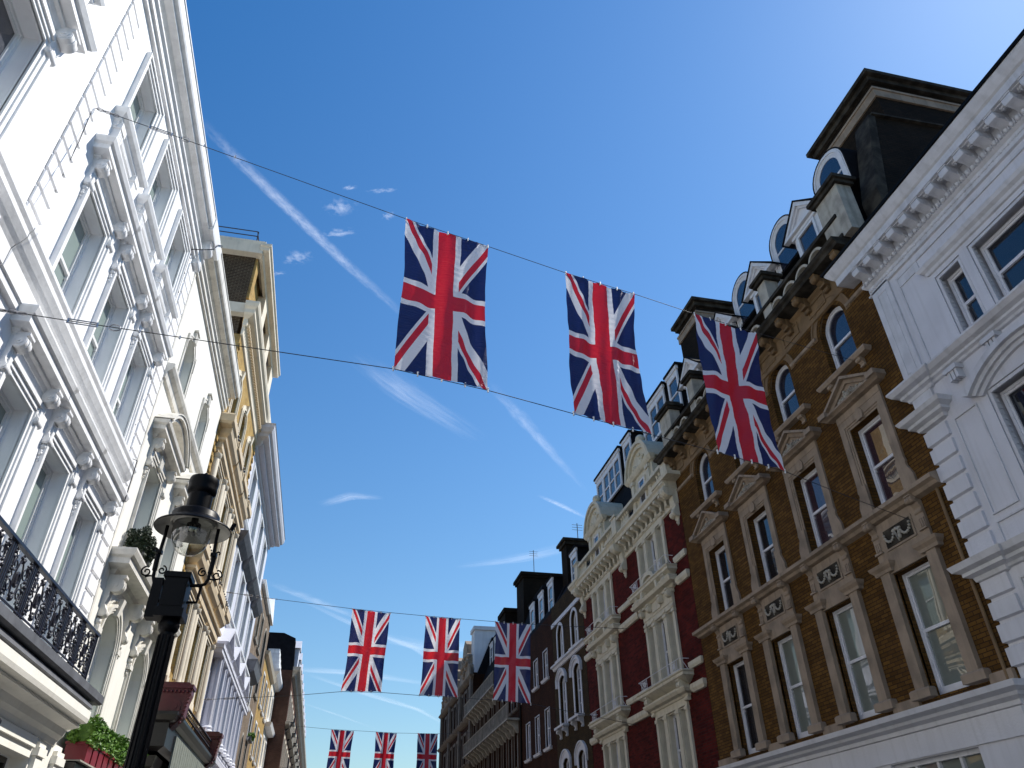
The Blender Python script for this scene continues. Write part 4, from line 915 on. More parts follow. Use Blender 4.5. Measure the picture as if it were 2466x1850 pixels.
for k in range(9):
    y = U0+.55+k*1.21
    if k % 1 == 0: B.ring([(y-.42, 13.14), (y-.42, 13.48), (y+.30, 13.48), (y+.30, 13.14), (y-.42, 13.14)], [(y-.38, 13.18), (y-.38, 13.44), (y+.26, 13.44), (y+.26, 13.18), (y-.38, 13.18)], .01, .045)
B.build(R, 'frieze', 'terra', q2)
def r2br(fac, root, u, z):
    B = MB(); B.box(-.11, .11, -.32, 0, -.01, .18); console(B, 0, 0, .18, .46, .40); return B.build(fac, 'cornice_bracket', 'terra', root, fac.p(u, z))
for k in range(13): place('r2br', r2br, R, q2, U0+.3+k*.845, 13.74)
B = MB(); B.mould([(-.01, 13.68), (.42, 13.72), (.44, 13.8), (.50, 13.84), (.52, 13.92), (-.01, 13.98)], U0+.01, U1-.02, False, True)
B.box(U0, U1, 14.62, 14.72, -.16, .2); B.box(U0, U1, 13.97, 14.08, -.14, .2)
B.build(R, 'cornice', 'dstone', q2)
def scal(fac, root, u, z):
    B = MB(); o1 = outline(.50, .44, 'round', 0, .07, 0); o2 = outline(.50, .44, 'round', 0, 0, 0); B.ring(o1, o2, 0, .14); B.lathe([(.05, 0), (.07, .05), (.04, .1), (.06, .2)], .31, .07, 8); B.ball(0, .5, .07, .05, 6)
    return B.build(fac, 'parapet_arch', 'stonelt', root, fac.p(u, z))
k = 0
for y in [U0+1.1+.62*i for i in range(16)]:
    if min(abs(y-c) for c in (13.55, 15.95, 18.4, 20.9)) > .3: place('scal', scal, R, q2, y, 14.08)
MB().box(U0, U1, 13.98, 14.7, -.5, -.3).build(R, 'parapet_gutter', 'dstone', q2)
for y in (10.25, 13.5, 15.95, 18.4, 20.55):
    wd = .42 if y < 11 or y > 20 else .2
    B = MB(); B.box(y-wd, y+wd, 13.98, 15.45, -.24, .16); B.build(R, 'parapet_pier', 'stonelt', q2)
    B = MB(); B.box(y-wd-.08, y+wd+.08, 15.45, 15.56, -.3, .24); B.box(y-wd-.14, y+wd+.14, 15.56, 15.66, -.36, .3); B.box(y-wd-.04, y+wd+.04, 15.66, 15.78, -.28, .2); B.build(R, 'pier_cap', 'dstone', q2)
B = MB(); B.side([(-.35, 13.98), (-.5, 14.8), (-1.55, 17.9), (-1.9, 18.05), (-9, 18.05), (-9, 13.98)], U0+.3, U1-.05); rf = B.build(R, 'mansard_roof', 'slate', q2)
def dorm_arch(fac, root, u, z):
    w, h = .98, 1.45; B = MB(); o = outline(w, h, 'round', 0, .16); B.prism(o, -.9, -.02); B.ring(outline(w, h, 'round', 0, .2), outline(w, h, 'round', 0, .16), -.95, .05)
    par = B.build(fac, 'dormer', 'slate', root, fac.p(u, z)+Vector((-fac.sg*.75, 0, 0)))
    at = LOC[par.name]; arch_trim(fac, par, at, 'dormer_arch', 'rsash', w, h, 'round', 0, [(0, .06, .03), (.06, .12, .06), (.12, .165, .04)])
    B = MB(); B.ring(outline(w, h, 'round', 0, 0, .05), outline(w, h, 'round', 0, -.07, .05), -.01, .02).box(-w/2+.06, w/2-.06, .62, .68, -.01, .02); B.build(fac, 'sash_frame', 'rsash', par, at)
    MB().prism(outline(w, h, 'round', 0, -.05, .05), -.015, .005).build(fac, 'glass_pane', 'g_blue', par, at); return par
def dorm_ped(fac, root, u, z):
    B = MB(); B.box(-.55, .55, 0, 1.3, -.6, 0); B.prism([(-.78, 1.3), (0, 2.02), (.78, 1.3)], -.6, .0)
    par = B.build(fac, 'dormer', 'rsash', root, fac.p(u, z)+Vector((-fac.sg*.55, 0, 0))); at = LOC[par.name]
    B = MB(); B.ring([(-.86, 1.26), (0, 2.1), (.86, 1.26), (-.86, 1.26)], [(-.64, 1.36), (0, 1.94), (.64, 1.36), (-.64, 1.36)], -.02, .14); B.ring([(-.64, 1.36), (0, 1.94), (.64, 1.36), (-.64, 1.36)], [(-.52, 1.4), (0, 1.86), (.52, 1.4), (-.52, 1.4)], -.02, .07)
    B.ring([(-.42, 0), (-.42, 1.12), (.42, 1.12), (.42, 0)], [(-.34, 0), (-.34, 1.04), (.34, 1.04), (.34, 0)], -.02, .06); B.box(-.6, .6, 1.14, 1.24, -.02, .06)
    B.build(fac, 'pediment', 'rsash', par, at)
    B = MB(); B.box(-.8, .8, 2.1, 2.1, 0, 0); B = MB(); B.prism([(-.94, 1.27), (0, 2.16), (.94, 1.27), (.9, 1.25), (0, 2.11), (-.9, 1.25)], -.7, .17); B.build(fac, 'dormer_roof', 'slate', par, at)
    MB().box(-.34, .34, .05, 1.04, .002, .01).build(fac, 'glass_pane', 'g_blue', par, at); return par
for y in (10.75, 13.15, 15.6, 18.0): place('dra', dorm_arch, R, rf, y, 16.15)
for y in (11.95, 14.4, 16.85, 19.4): place('drp', dorm_ped, R, rf, y, 15.15)
# big party-wall chimneys
def chimney(fac, root, y0, y1, d0, d1, z0, z1, band=True):
    B = MB(); B.box(y0, y1, z0, z1-.32, -d1, -d0); ch = B.build(fac, 'chimney', 'kbrick', root)
    B = MB(); B.box(y0-.10, y1+.10, z1-.32, z1-.14, -d1, -d0+.10); B.box(y0-.22, y1+.22, z1-.14, z1, -d1, -d0+.22); B.build(fac, 'chimney_cap', 'dstone', ch)
    if band:
        B = MB(); B.box(y0-.05, y1+.05, z1-.95, z1-.66, -d1, -d0+.05); B.box(y0-.08, y1+.08, z1-.66, z1-.58, -d1, -d0+.08); B.build(fac, 'stone_band', 'stone', ch)
    for k in range(3):
        y = y0+(y1-y0)*(k+.5)/3; B = MB(); B.lathe([(.16, z1-.02), (.15, z1+.3), (.19, z1+.34), (.17, z1+.5), (.02, z1+.5)], y, -d0-2.4, 12); B.build(fac, 'chimney_pot', 'terra', ch)
    return ch
chimney(R, q2, 9.55, 12.1, 2.0, 7.5, 13, 20.1)
B = MB(); B.side([(-.55, 13.2), (-.55, 14.6), (-1.35, 17.75), (-1.35, 18.0), (-8, 18.3), (-8, 13.2)], 9.45, 9.9); B.build(R, 'party_wall', 'kbrick', q2)
B = MB(); B.side([(-.52, 14.2), (-.52, 15.0), (-1.25, 17.95), (-1.45, 17.95), (-.72, 14.6), (-.72, 14.2)], 9.40, 9.97); B.side([(-1.35, 17.98), (-1.35, 18.04), (-8, 18.32), (-8, 18.28)], 9.36, 9.98); B.build(R, 'party_wall_coping', 'dstone', q2)
chimney(R, q2, 20.2, 21.9, 1.75, 5, 14, 20.9)
# tv aerial
t = empty('tv_aerial', (Bx+3.2, 9.0, 13.5), 'small metal rooftop aerial against the dark chimney wall', 'aerial')
B = MB(); B.tube([(9.0, 13.5, -3.2), (9.0, 17.0, -3.2)], .02, 5); B.build(R, 'mast', 'steel', t)
B = MB(); B.tube([(8.5, 16.9, -3.2), (9.6, 16.7, -3.2)], .015, 5)
for k in range(6): B.tube([(8.6+k*.18, 16.88-.03*k, -3.45), (8.6+k*.18, 16.88-.03*k, -2.95)], .01, 4)
B.build(R, 'antenna', 'steel', t)
# white shop front
B = MB(); B.mould([(-.01, 3.84), (.04, 3.86), (.05, 3.93), (.14, 3.98), (.16, 4.03), (.28, 4.08), (.30, 4.17), (-.01, 4.22)], U0+.15, U1-.1, True, True)
B.box(U0+.15, U1-.1, 3.44, 3.84, -.01, .03)
B.build(R, 'shop_cornice', 'rwhite', q2)
for c, w in ((12.6, 2.3), (16.6, 3.0)):
    B = MB(); B.ring([(c-w/2, .5), (c-w/2, 3.42), (c+w/2, 3.42), (c+w/2, .5)], [(c-w/2+.08, .5), (c-w/2+.08, 3.34), (c+w/2-.08, 3.34), (c+w/2-.08, .5)], -.2, -.08)
    for k in range(1, 4): B.box(c-w/2+w*k/4-.03, c-w/2+w*k/4+.03, .5, 3.34, -.19, -.09)
    B.box(c-w/2+.08, c+w/2-.08, 2.6, 2.68, -.185, -.085); ww = B.build(R, 'shop_window', 'rwhitetrim', q2); MB().box(c-w/2+.04, c+w/2-.04, .5, 3.38, -.16, -.15).build(R, 'glass_pane', 'g_blind', ww)
# downpipes
B = MB(); B.tube([(10.3, 4.2, .06), (10.3, 7.6, .06)], .03, 8); B.build(R, 'drain_pipe', 'terra', q2)

# ---- red brick building with cream dressings
q3 = house('red_brick_building', 26.2, 'deep red brick building with cream triple windows, balustrade and two arched gables topped by balls', 'building', Bx)
U0, U1 = 20.74, 31.7; c3 = [23.42, 28.95]
wall(R, 'wall', 'rbrick', q3, U0, U1, 0, 12.6, [h for c in c3 for z, hh in ((10.33, 1.75), (6.98, 2.1), (4.0, 2.1)) for h in ((c, z, .74, hh), (c-.86, z, .5, hh), (c+.86, z, .5, hh))], rev=.3, depth=9)
def triple(fac, root, u, z, h=2.1, gm='g_dark'):
    par = None; at = fac.p(u, z); B = MB()
    for a, b in ((-1.28, -1.11), (-.61, -.37), (.37, .61), (1.11, 1.28)): B.box(a, b, 0, h+.02, -.01, .07); B.box(a-.025, b+.025, h-.12, h-.02, -.01, .1)
    B.box(-1.28, 1.28, h+.02, h+.22, -.01, .07)
    for a, b in ((-1.11, -.61), (-.37, .37), (.61, 1.11)): B.ring([(a, 0), (a, h), (b, h), (b, 0)], [(a+.03, 0), (a+.03, h-.03), (b-.03, h-.03), (b-.03, 0)], -.28, .03)
    par = B.build(fac, 'window', 'crm3', root, at)
    sash_parts(fac, par, at, .74, h, rec=.14, fm='rsash', gm=gm)
    for s_ in (-1, 1): sash_parts(fac, par, at+Vector((0, s_*.86, 0)), .46, h, rec=.16, fm='rsash', gm=gm, split=.5)
    return par
def balsill(fac, par, at, wdt=1.62, z=0):
    B = MB(); B.mould([(-.01, z-.32), (.10, z-.28), (.26, z-.2), (.36, z-.14), (.36, z-.06), (.40, z-.03), (.40, z), (-.01, z+.02)], -wdt, wdt)
    B.build(fac, 'balconette', 'crm3', par, at)
    for s_ in (-1, 1): b = MB(); console(b, s_*(wdt-.2), z-.18, .24, .6, .34); b.build(fac, 'bracket', 'crm3', par, at)
    B = MB(); d = .34
    for zz in (.05, .36): B.tube([(-wdt-.2, z+zz, .02), (-wdt-.2, z+zz, d), (wdt+.2, z+zz, d), (wdt+.2, z+zz, .02)], .012, 4)
    for s_ in (-1, 1):
        for k in range(5): u_ = s_*(wdt-.05-.12*k); B.tube([(u_, z+.02, d), (u_, z+.36, d)], .01, 4)
        B.tube([(s_*(wdt+.2), z+.05, .1), (s_*(wdt+.2), z+.36, .3)], .01, 4)
        B.tube([(a+s_*(wdt-.3), b, d) for a, b in spiral(0, z+.2, .12, .02, 0, 1.3, 10)], .012, 4)
    B.build(fac, 'balconette_rail', 'rsash', par, at)
def t3(fac, root, u, z):
    par = triple(fac, root, u, z, 1.75, 'g_dark'); at = fac.p(u, z); B = MB(); B.mould([(-.01, 1.95), (.1, 1.98), (.14, 2.06), (-.01, 2.1)], -1.3, 1.3); B.build(fac, 'window_hood', 'crm3', par, at)
    balsill(fac, par, at, 1.45); return par
def t2(fac, root, u, z):
    par = triple(fac, root, u, z, 2.1); at = fac.p(u, z); h = 2.1; B = MB()
    B.box(-1.28, 1.28, h+.2, h+.62, -.01, .09); B.box(-.36, .36, h+.28, h+.54, .08, .12)
    z0 = h+.6
    B.mould([(-.01, z0), (.1, z0+.04), (.14, z0+.1), (.3, z0+.15), (.34, z0+.26), (-.01, z0+.3)], -1.45, 1.45)
    o1 = [(a, b+z0+.28) for a, b in outline(1.3, .62, 'round', 0, .12)][1:-1]; o2 = [(a, b+z0+.28) for a, b in outline(1.3, .62, 'round', 0, -.03)][1:-1]
    fl = lambda o, k: [(a*k, (b-z0-.28)*k+z0+.28) for a, b in o]
    B.ring(o1, fl(o2, 1), -.01, .34); B.ring(fl(o2, 1), fl(o2, .82), -.01, .24); B.prism(fl(o2, .82), -.01, .1)
    for s_ in (-1, 1): B.mould([(-.01, z0+.28), (.3, z0+.3), (.3, z0+.36), (-.01, z0+.4)], s_*1.2-.2, s_*1.2+.2)
    B.build(fac, 'window_hood', 'crm3', par, at)
    B = MB()
    for k in range(14): a_ = random.uniform(-.35, .35); B.ball(a_, z0+.34+random.uniform(0, .36*(1-abs(a_)/.5)), .12, .05, 6)
    for s_ in (-1, 0, 1): B.tube([(a+s_*.18, b, .13) for a, b in spiral(0, z0+.42, .1, .03, s_, 1.1, 8)], .02, 4)
    for s_ in (-1, 1): drop(B, s_*.95, h+.58, .4, .07); B.box(s_*.95-.12, s_*.95+.12, h+.56, h+.62, -.01, .2)
    B.build(fac, 'carving', 'crm3', par, at)
    for s_ in (-1, -.42, .42, 1): b = MB(); console(b, s_*1.2, z0+.02, .2, .62, .26); b.build(fac, 'bracket', 'crm3', par, at)
    balsill(fac, par, at, 1.55)
    B = MB(); B.box(-1.25, 1.25, -.62, -.3, -.01, .1); B.box(-.5, .5, -.56, -.36, .09, .13); B.build(fac, 'apron', 'crm3', par, at); return par
def t1(fac, root, u, z):
    par = triple(fac, root, u, z, 2.1); at = fac.p(u, z); h = 2.1
    B = MB(); B.mould([(-.01, h+.2), (.1, h+.23), (.12, h+.29), (.24, h+.33), (.3, h+.42), (.3, h+.46), (-.01, h+.49)], -1.4, 1.4); B.build(fac, 'window_hood', 'crm3', par, at); return par
for c in c3: place('t3', t3, R, q3, c, 10.33); place('t2', t2, R, q3, c, 6.98); place('t1', t1, R, q3, c, 4.0)
for a, b in ((U0+.02, c3[0]-1.75), (c3[0]+1.75, c3[1]-1.75), (c3[1]+1.75, U1-.02)):
    for z, h, d in ((10.35, .2, .08), (9.62, .24, .12), (7.0, .2, .08), (6.33, .24, .12)): MB().mould([(-.01, z), (d*.6, z+.01), (d, z+h*.45), (d, z+h), (-.01, z+h+.02)], a+d, b-d).build(R, 'band_course', 'crm3', q3)
B = MB(); B.mould([(-.01, 12.15), (.06, 12.18), (.06, 12.26), (.03, 12.28), (.03, 12.7), (.40, 12.74), (.42, 12.86), (.48, 12.92), (.48, 13.0), (-.01, 13.06)], U0+.03, U1-.03, False, True)
B.build(R, 'cornice', 'crm3', q3)
def r3d(fac, root, u, z):
    B = MB(); B.box(-.08, .08, -.38, 0, -.01, .14); B.side([(.0, 0), (.38, 0), (.38, -.1), (.16, -.2), (.14, -.38), (0, -.42)], -.08, .08)
    return B.build(fac, 'cornice_bracket', 'crm3', root, fac.p(u, z))
for k in range(24): place('r3d', r3d, R, q3, U0+.3+k*.455, 12.72)
for y in (20.98, 26.1, 31.4):
    B = MB(); console(B, y, 12.95, .34, 1.25, .5); drop(B, y, 11.75, .3, .08); B.mould([(-.01, 12.94), (.52, 12.96), (.54, 13.08), (-.01, 13.1)], y-.2, y+.2); B.build(R, 'end_console', 'crm3', q3)
def balu(fac, root, u, z):
    B = MB(); B.lathe([(.075, 0), (.075, .05), (.045, .08), (.085, .2), (.06, .32), (.04, .44), (.07, .48), (.07, .53)], 0, .12, 10); return B.build(fac, 'baluster', 'crm3', root, fac.p(u, z), True)
B = MB()
B.box(U0, U1, 13.05, 13.18, 0, .26).box(U0, U1, 13.72, 13.84, -.02, .28)
for y in (20.95, 26.15, 31.45): B.box(y-.24, y+.24, 13.05, 13.9, -.08, .32); B.box(y-.3, y+.3, 13.9, 13.98, -.12, .36)
bl = B.build(R, 'balustrade', 'crm3', q3)
for k in range(46):
    y = U0+.5+.22*k
    if min(abs(y-c) for c in c3) > 1.35 and min(abs(y-c) for c in (20.95, 26.15, 31.45)) > .3: place('balu', balu, R, bl, y, 13.18)
def gable(fac, root, u, z):
    B = MB(); w = 1.9; B.box(-1.1, 1.1, 0, 1.75, -1.4, .06)
    for s_ in (-1, 1): B.box(s_*.78-.12, s_*.78+.12, .05, 1.5, .05, .14); B.box(s_*.78-.16, s_*.78+.16, 1.36, 1.5, .05, .18); B.box(s_*.36-.05, s_*.36+.05, .1, 1.3, .05, .1); B.prism([(s_*1.1, 0), (s_*1.45, 0), (s_*1.32, .3), (s_*1.16, .5), (s_*1.1, .9)], -.3, .05)
    par = B.build(fac, 'gable_dormer', 'crm3', root, fac.p(u, z)); at = LOC[par.name]
    B = MB(); o = [(a, b+1.7) for a, b in outline(2.3, 1.0, 'seg', .98)]; B.prism(o, -1.4, .06); o1 = [(a*1.12, (b-1.7)*1.12+1.7) for a, b in o]; o2 = [(a*.86, (b-1.7)*.84+1.7) for a, b in o]
    B.ring(o1, o, -1.45, .24); B.ring(o, o2, -.01, .16); B.mould([(-.01, 1.52), (.14, 1.56), (.2, 1.64), (.24, 1.74), (-.01, 1.78)], -1.1, 1.1)
    B.build(fac, 'arched_pediment', 'crm3', par, at)
    B = MB(); B.lathe([(.12, 2.75), (.08, 2.85), (.06, 2.9)], 0, -.1, 12); B.ball(0, 3.06, -.1, .2, 12); B.build(fac, 'ball_finial', 'crm3', par, at, True)
    B = MB(); B.box(-.24, .24, .35, 1.25, .055, .065); B.build(fac, 'glass_pane', 'g_blue', par, at)
    B = MB(); B.ring([(-.28, .3), (-.28, 1.3), (.28, 1.3), (.28, .3), (-.28, .3)], [(-.22, .36), (-.22, 1.24), (.22, 1.24), (.22, .36), (-.22, .36)], .05, .09).box(-.22, .22, .76, .82, .066, .085); B.build(fac, 'sash_frame', 'rsash', par, at)
    B = MB()
    for k in range(16): a_ = random.uniform(-.6, .6); B.ball(a_, 1.85+random.uniform(0, .55*(1-abs(a_)/.9)), .08, .06, 6)
    B.build(fac, 'carving', 'crm3', par, at); return par
for c in c3: place('gab', gable, R, q3, c, 13.05)
B = MB(); B.side([(-.4, 13.0), (-.6, 14.2), (-1.7, 18.3), (-2.2, 18.6), (-9, 18.6), (-9, 13.0)], U0+.2, U1); rf3 = B.build(R, 'mansard_roof', 'slate', q3)
def dormstrip(fac, root, u, z, w=2.4, n=3, off=1.15):
    B = MB(); B.box(-w/2, w/2, 0, 1.85, -1.2, 0); B.box(-w/2-.12, w/2+.12, 1.85, 1.95, -1.4, .14)
    par = B.build(fac, 'dormer', 'slate', root, fac.p(u, z)+Vector((-fac.sg*off, 0, 0))); at = LOC[par.name]
    B = MB(); B.box(-w/2, w/2, 1.45, 1.84, .0, .06); B.box(-w/2-.06, w/2+.06, 1.7, 1.86, .0, .1); B.box(-w/2, w/2, -.02, .1, 0, .08)
    for k in range(n+1): u_ = -w/2+.06+(w-.12)*k/n; B.box(u_-.06, u_+.06, .1, 1.45, 0, .06)
    for k in range(n): u_ = -w/2+.06+(w-.12)*(k+.5)/n; B.box(u_-(w-.12)/n/2+.06, u_+(w-.12)/n/2-.06, .74, .8, .01, .05)
    B.build(fac, 'sash_frame', 'rsash', par, at)
    MB().box(-w/2+.06, w/2-.06, .1, 1.45, .005, .015).build(fac, 'glass_pane', 'g_blue', par, at); return par
place('ds', dormstrip, R, rf3, 29.4, 16.6); place('dn', lambda f, r, a, b: dormstrip(f, r, a, b, .95, 1), R, rf3, 31.1, 16.6); place('dn', None, R, rf3, 27.2, 16.6)
place('ds', None, R, rf3, 24.0, 16.6); place('dn', None, R, rf3, 21.9, 16.6)
chimney(R, q3, 31.2, 32.4, 1.2, 4.5, 13, 16.9, False)

# ---- narrow brown house with white round-headed windows
q4 = house('narrow_brown_house', 34.4, 'narrow dark brown house with white round-headed windows and a white painted band', 'house', Bx)
U0, U1 = 31.74, 37.0; c4 = [33.2, 35.6]
wall(R, 'wall', 'dbrick', q4, U0, U1, 0, 13.6, hol(c4, 10.75, .92, 1.6, 'round')+hol(c4, 7.75, .95, 2.2, 'seg', .2)+hol(c4, 4.3, .95, 2.1, 'seg', .2), depth=9)
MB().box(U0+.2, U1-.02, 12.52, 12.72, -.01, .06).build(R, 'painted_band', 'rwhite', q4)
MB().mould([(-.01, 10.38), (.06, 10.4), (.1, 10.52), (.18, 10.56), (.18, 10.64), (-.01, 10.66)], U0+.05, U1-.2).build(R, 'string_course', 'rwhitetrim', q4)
row('q4a', R, q4, c4, 10.75, w=.92, h=1.6, kind='round', fm='rsash', gm='g_blind', trim='rwhite', tw=.14)
def q4b(fac, root, u, z):
    par = w_plain(fac, root, u, z, .95, 2.2, 'rsash', 'g_blue', 'rwhite', 'seg', .2, .17, bars=(1, 0)); at = fac.p(u, z)
    arch_trim(fac, par, at, 'window_hood', 'rwhite', .95, 2.2, 'seg', .2, [(.17, .28, .09), (.28, .34, .13)], 1.75)
    B = MB(); B.box(-.75, .75, -.12, -.02, -.01, .3); B.build(fac, 'balconette', 'rwhitetrim', par, at)
    for s_ in (-1, 1): b = MB(); console(b, s_*.5, -.12, .16, .4, .26); b.build(fac, 'bracket', 'rwhitetrim', par, at)
    return par
for c in c4: place('q4b', q4b, R, q4, c, 7.75)
def q4c(fac, root, u, z):
    par = w_plain(fac, root, u, z, .95, 2.1, 'rsash', 'g_blue', 'rwhite', 'seg', .2, .2); at = fac.p(u, z); arch_trim(fac, par, at, 'window_hood', 'rwhite', .95, 2.1, 'seg', .2, [(.2, .30, .05), (.30, .36, .1)], 1.6); return par
for c in c4: place('q4c', q4c, R, q4, c, 4.3)
# ---- muddy red house with plain sash windows, shared mansard
q5 = house('plain_red_brown_house', 40.7, 'plain dark red-brown house with simple white sash windows and three small dormers above', 'house', Bx)
V0, V1 = 37.02, 44.3
wall(R, 'wall', 'mbrick', q5, V0, V1, 0, 13.4, hol([38.5, 40.55], 10.45, .85, 1.4)+hol([38.5, 40.55, 42.6], 7.25, .85, 1.75)+hol([38.5, 40.55, 42.6], 4.0, .85, 1.8), depth=9)
row('q5a', R, q5, [38.5, 40.55], 10.45, w=.85, h=1.4, fm='rsash', gm='g_blue', trim='rwhite', tw=.04, rec=.08); row('q5b', R, q5, [38.5, 40.55, 42.6], 7.25, w=.85, h=1.75, fm='rsash', gm='g_blue', trim='rwhite', tw=.04, rec=.08)
row('q5b', R, q5, [38.5, 40.55, 42.6], 4.0)
for rt, a, b, ht in ((q4, U0, U1, 15.6), (q5, V0, V1, 15.9)):
    B = MB(); B.side([(-.2, 13.4), (-.3, 13.9), (-1.4, ht), (-9, ht), (-9, 13.4)], a, b); rr = B.build(R, 'mansard_roof', 'slate', rt)
    if rt is q5:
        for y in (38.3, 40.4, 42.5): place('dnn', lambda f, r, u, z: dormstrip(f, r, u, z, 1.0, 1, .42), R, rr, y, 13.75)
    else:
        for y in (33.8,): place('dnn4', lambda f, r, u, z: dormstrip(f, r, u, z, 1.0, 1, .42), R, rr, y, 13.7)
chimney(R, q4, 36.6, 37.6, .9, 5.5, 13.5, 17.4, False)
B = MB(); B.tube([(44.2, 0, .06), (44.2, 13.2, .06)], .06, 8); B.build(R, 'drain_pipe', 'black', q5)
# ---- long brown brick block with white balconies
q6 = house('balconied_brick_block', 52, 'dark brown brick block with two long white iron balconies', 'building', Bx)
U0, U1 = 44.32, 60.5; w6 = [45.6+1.55*k for k in range(10)]
wall(R, 'wall', 'mbrick', q6, U0, U1, 0, 13.4, hol(w6, 10.3, .8, 1.6)+hol(w6, 7.2, .8, 1.9, 'seg', .2)+hol(w6, 4.0, .8, 1.9), depth=9)
row('q6a', R, q6, w6, 10.3, w=.8, h=1.6, fm='rsash', gm='g_dark', trim='dimstone'); row('q6b', R, q6, w6, 7.2, w=.8, h=1.9, kind='seg', rise=.2, fm='rsash', gm='g_dark', trim='dimstone'); row('q6c', R, q6, w6, 4.0, w=.8, h=1.9, fm='rsash', gm='g_dark', trim='dimstone')
def balc(z, y0, y1):
    B = MB(); B.box(y0, y1, z, z+.1, -.01, .75); bb = B.build(R, 'balcony', 'stonelt', q6)
    B = MB(); B.tube([(y0, z+.9, .72), (y1, z+.9, .72)], .03, 5)
    for k in range(int((y1-y0)/.16)): B.tube([(y0+k*.16, z+.1, .72), (y0+k*.16, z+.9, .72)], .012, 4)
    B.build(R, 'railing', 'stonelt', bb)
    def br(fac, root, u, zz):
        b = MB(); b.side([(-.01, 0), (.68, 0), (.62, -.12), (.3, -.28), (.1, -.6), (-.01, -.62)], -.12, .12); return b.build(fac, 'bracket', 'stonelt', root, fac.p(u, zz))
    for k in range(int((y1-y0)/1.1)): place('b6', br, R, bb, y0+.5+k*1.1, z)
balc(12.3, 48.9, 60.3); balc(9.55, 44.6, 60.3)
B = MB(); B.side([(-.1, 13.4), (-.3, 13.8), (-1.6, 17.5), (-9, 17.7), (-9, 13.4)], U0, U1); rr = B.build(R, 'mansard_roof', 'slate', q6)
for y in (55.2, 56.9, 58.7): place('d6', lambda f, r, u, z: dormstrip(f, r, u, z, 1.1, 1), R, rr, y, 15.8)
B = MB(); B.box(45.6, 46.6, 13.4, 14.6, -1.5, -.2); B.prism([(45.4, 14.6), (46.1, 15.4), (46.8, 14.6)], -1.5, -.05); B.build(R, 'dormer', 'rwhite', rr)
B = MB(); B.box(46.9, 48.9, 13.4, 19.15, -6, -.95); B.box(46.8, 49.0, 18.85, 19.0, -6.1, -.85); B.box(46.7, 49.1, 19.0, 19.2, -6.2, -.75); B.box(50, 52, 13.4, 17.6, -3, -.35); B.box(49.9, 52.1, 17.4, 17.7, -3, -.25)
B.build(R, 'chimney', 'kbrick', q6)
B = MB()
for x in (-3.2, -4.0, -4.8): B.lathe([(.16, 17.3), (.25, 17.5), (.22, 17.9), (.27, 18.1), (.16, 18.3), (.02, 18.3)], 46.6, x, 12)
B.build(R, 'chimney_pot', 'stonelt', q6)
for x, y, z, h, lb in ((12.4, 47.6, 19.2, 1.9, 'thin aerial mast standing on the far black chimney block'), (12.2, 36.9, 17.4, 1.1, 'short thin mast on the chimney above the narrow brown house')):
    t = empty('tv_aerial', (x, y, z), lb, 'aerial'); MB().tube([(x, y, z-.1), (x, y, z+h)], .025, 5).build(WD, 'mast', 'wire', t)
    b = MB()
    for k in range(3): b.tube([(x-.3, y, z+h-.1-.15*k), (x+.3, y, z+h-.1-.15*k)], .012, 4)
    b.build(WD, 'antenna', 'wire', t)
# ---- red building with ornate stone gable that ends the shaded side
q7 = house('ornate_gabled_building', 69, 'red brick building with ornate carved stone gables that ends the shaded side of the street', 'building', Bx)
U0, U1 = 60.52, 78; w7 = [62+1.9*k for k in range(8)]
wall(R, 'wall', 'mbrick', q7, U0, U1, 0, 15.8, hol(w7, 13.0, 1.0, 1.9)+hol(w7, 9.6, 1.0, 2.1)+hol(w7, 5.8, 1.0, 2.1), depth=9)
row('q7a', R, q7, w7, 13.0, w=1.0, h=1.9, fm='rsash', gm='g_dark', trim='dimstone', tw=.2); row('q7b', R, q7, w7, 9.6, w=1.0, h=2.1, fm='rsash', gm='g_dark', trim='dimstone', tw=.2); row('q7b', R, q7, w7, 5.8)
B = MB()
for z in (15.3, 12.3, 8.9): B.mould([(-.01, z), (.15, z+.06), (.3, z+.2), (.36, z+.3), (-.01, z+.34)], U0, U1)
for y in (U0+.4, 66.3, 72.2, U1-.4): B.box(y-.3, y+.3, 0, 16.2, -.01, .2)
B.build(R, 'stone_dressing', 'dimstone', q7)
for k in range(3):
    y = 63.4+5.6*k; B = MB(); B.prism([(y-2.4, 15.7), (y-2.4, 16.5), (y-1.9, 16.7), (y-1.8, 17.4), (y-1.1, 17.7), (y-.9, 18.5), (y, 19.0), (y+.9, 18.5), (y+1.1, 17.7), (y+1.8, 17.4), (y+1.9, 16.7), (y+2.4, 16.5), (y+2.4, 15.7)], -.5, .25)
    for q in range(18): B.ball(y+random.uniform(-1.8, 1.8), 16+random.uniform(0, 1.6), .28, .18, 6)
    B.build(R, 'gable', 'stone', q7)
B = MB(); B.side([(-.3, 15.7), (-1.5, 18.6), (-9, 18.6), (-9, 15.7)], U0, U1-.3); B.build(R, 'roof', 'slate', q7)
B = MB(); B.box(60.7, 62.2, 15.7, 19.4, -4, -.1); B.box(60.6, 62.3, 19.2, 19.5, -4, .0); B.build(R, 'chimney', 'rwhite', q7)

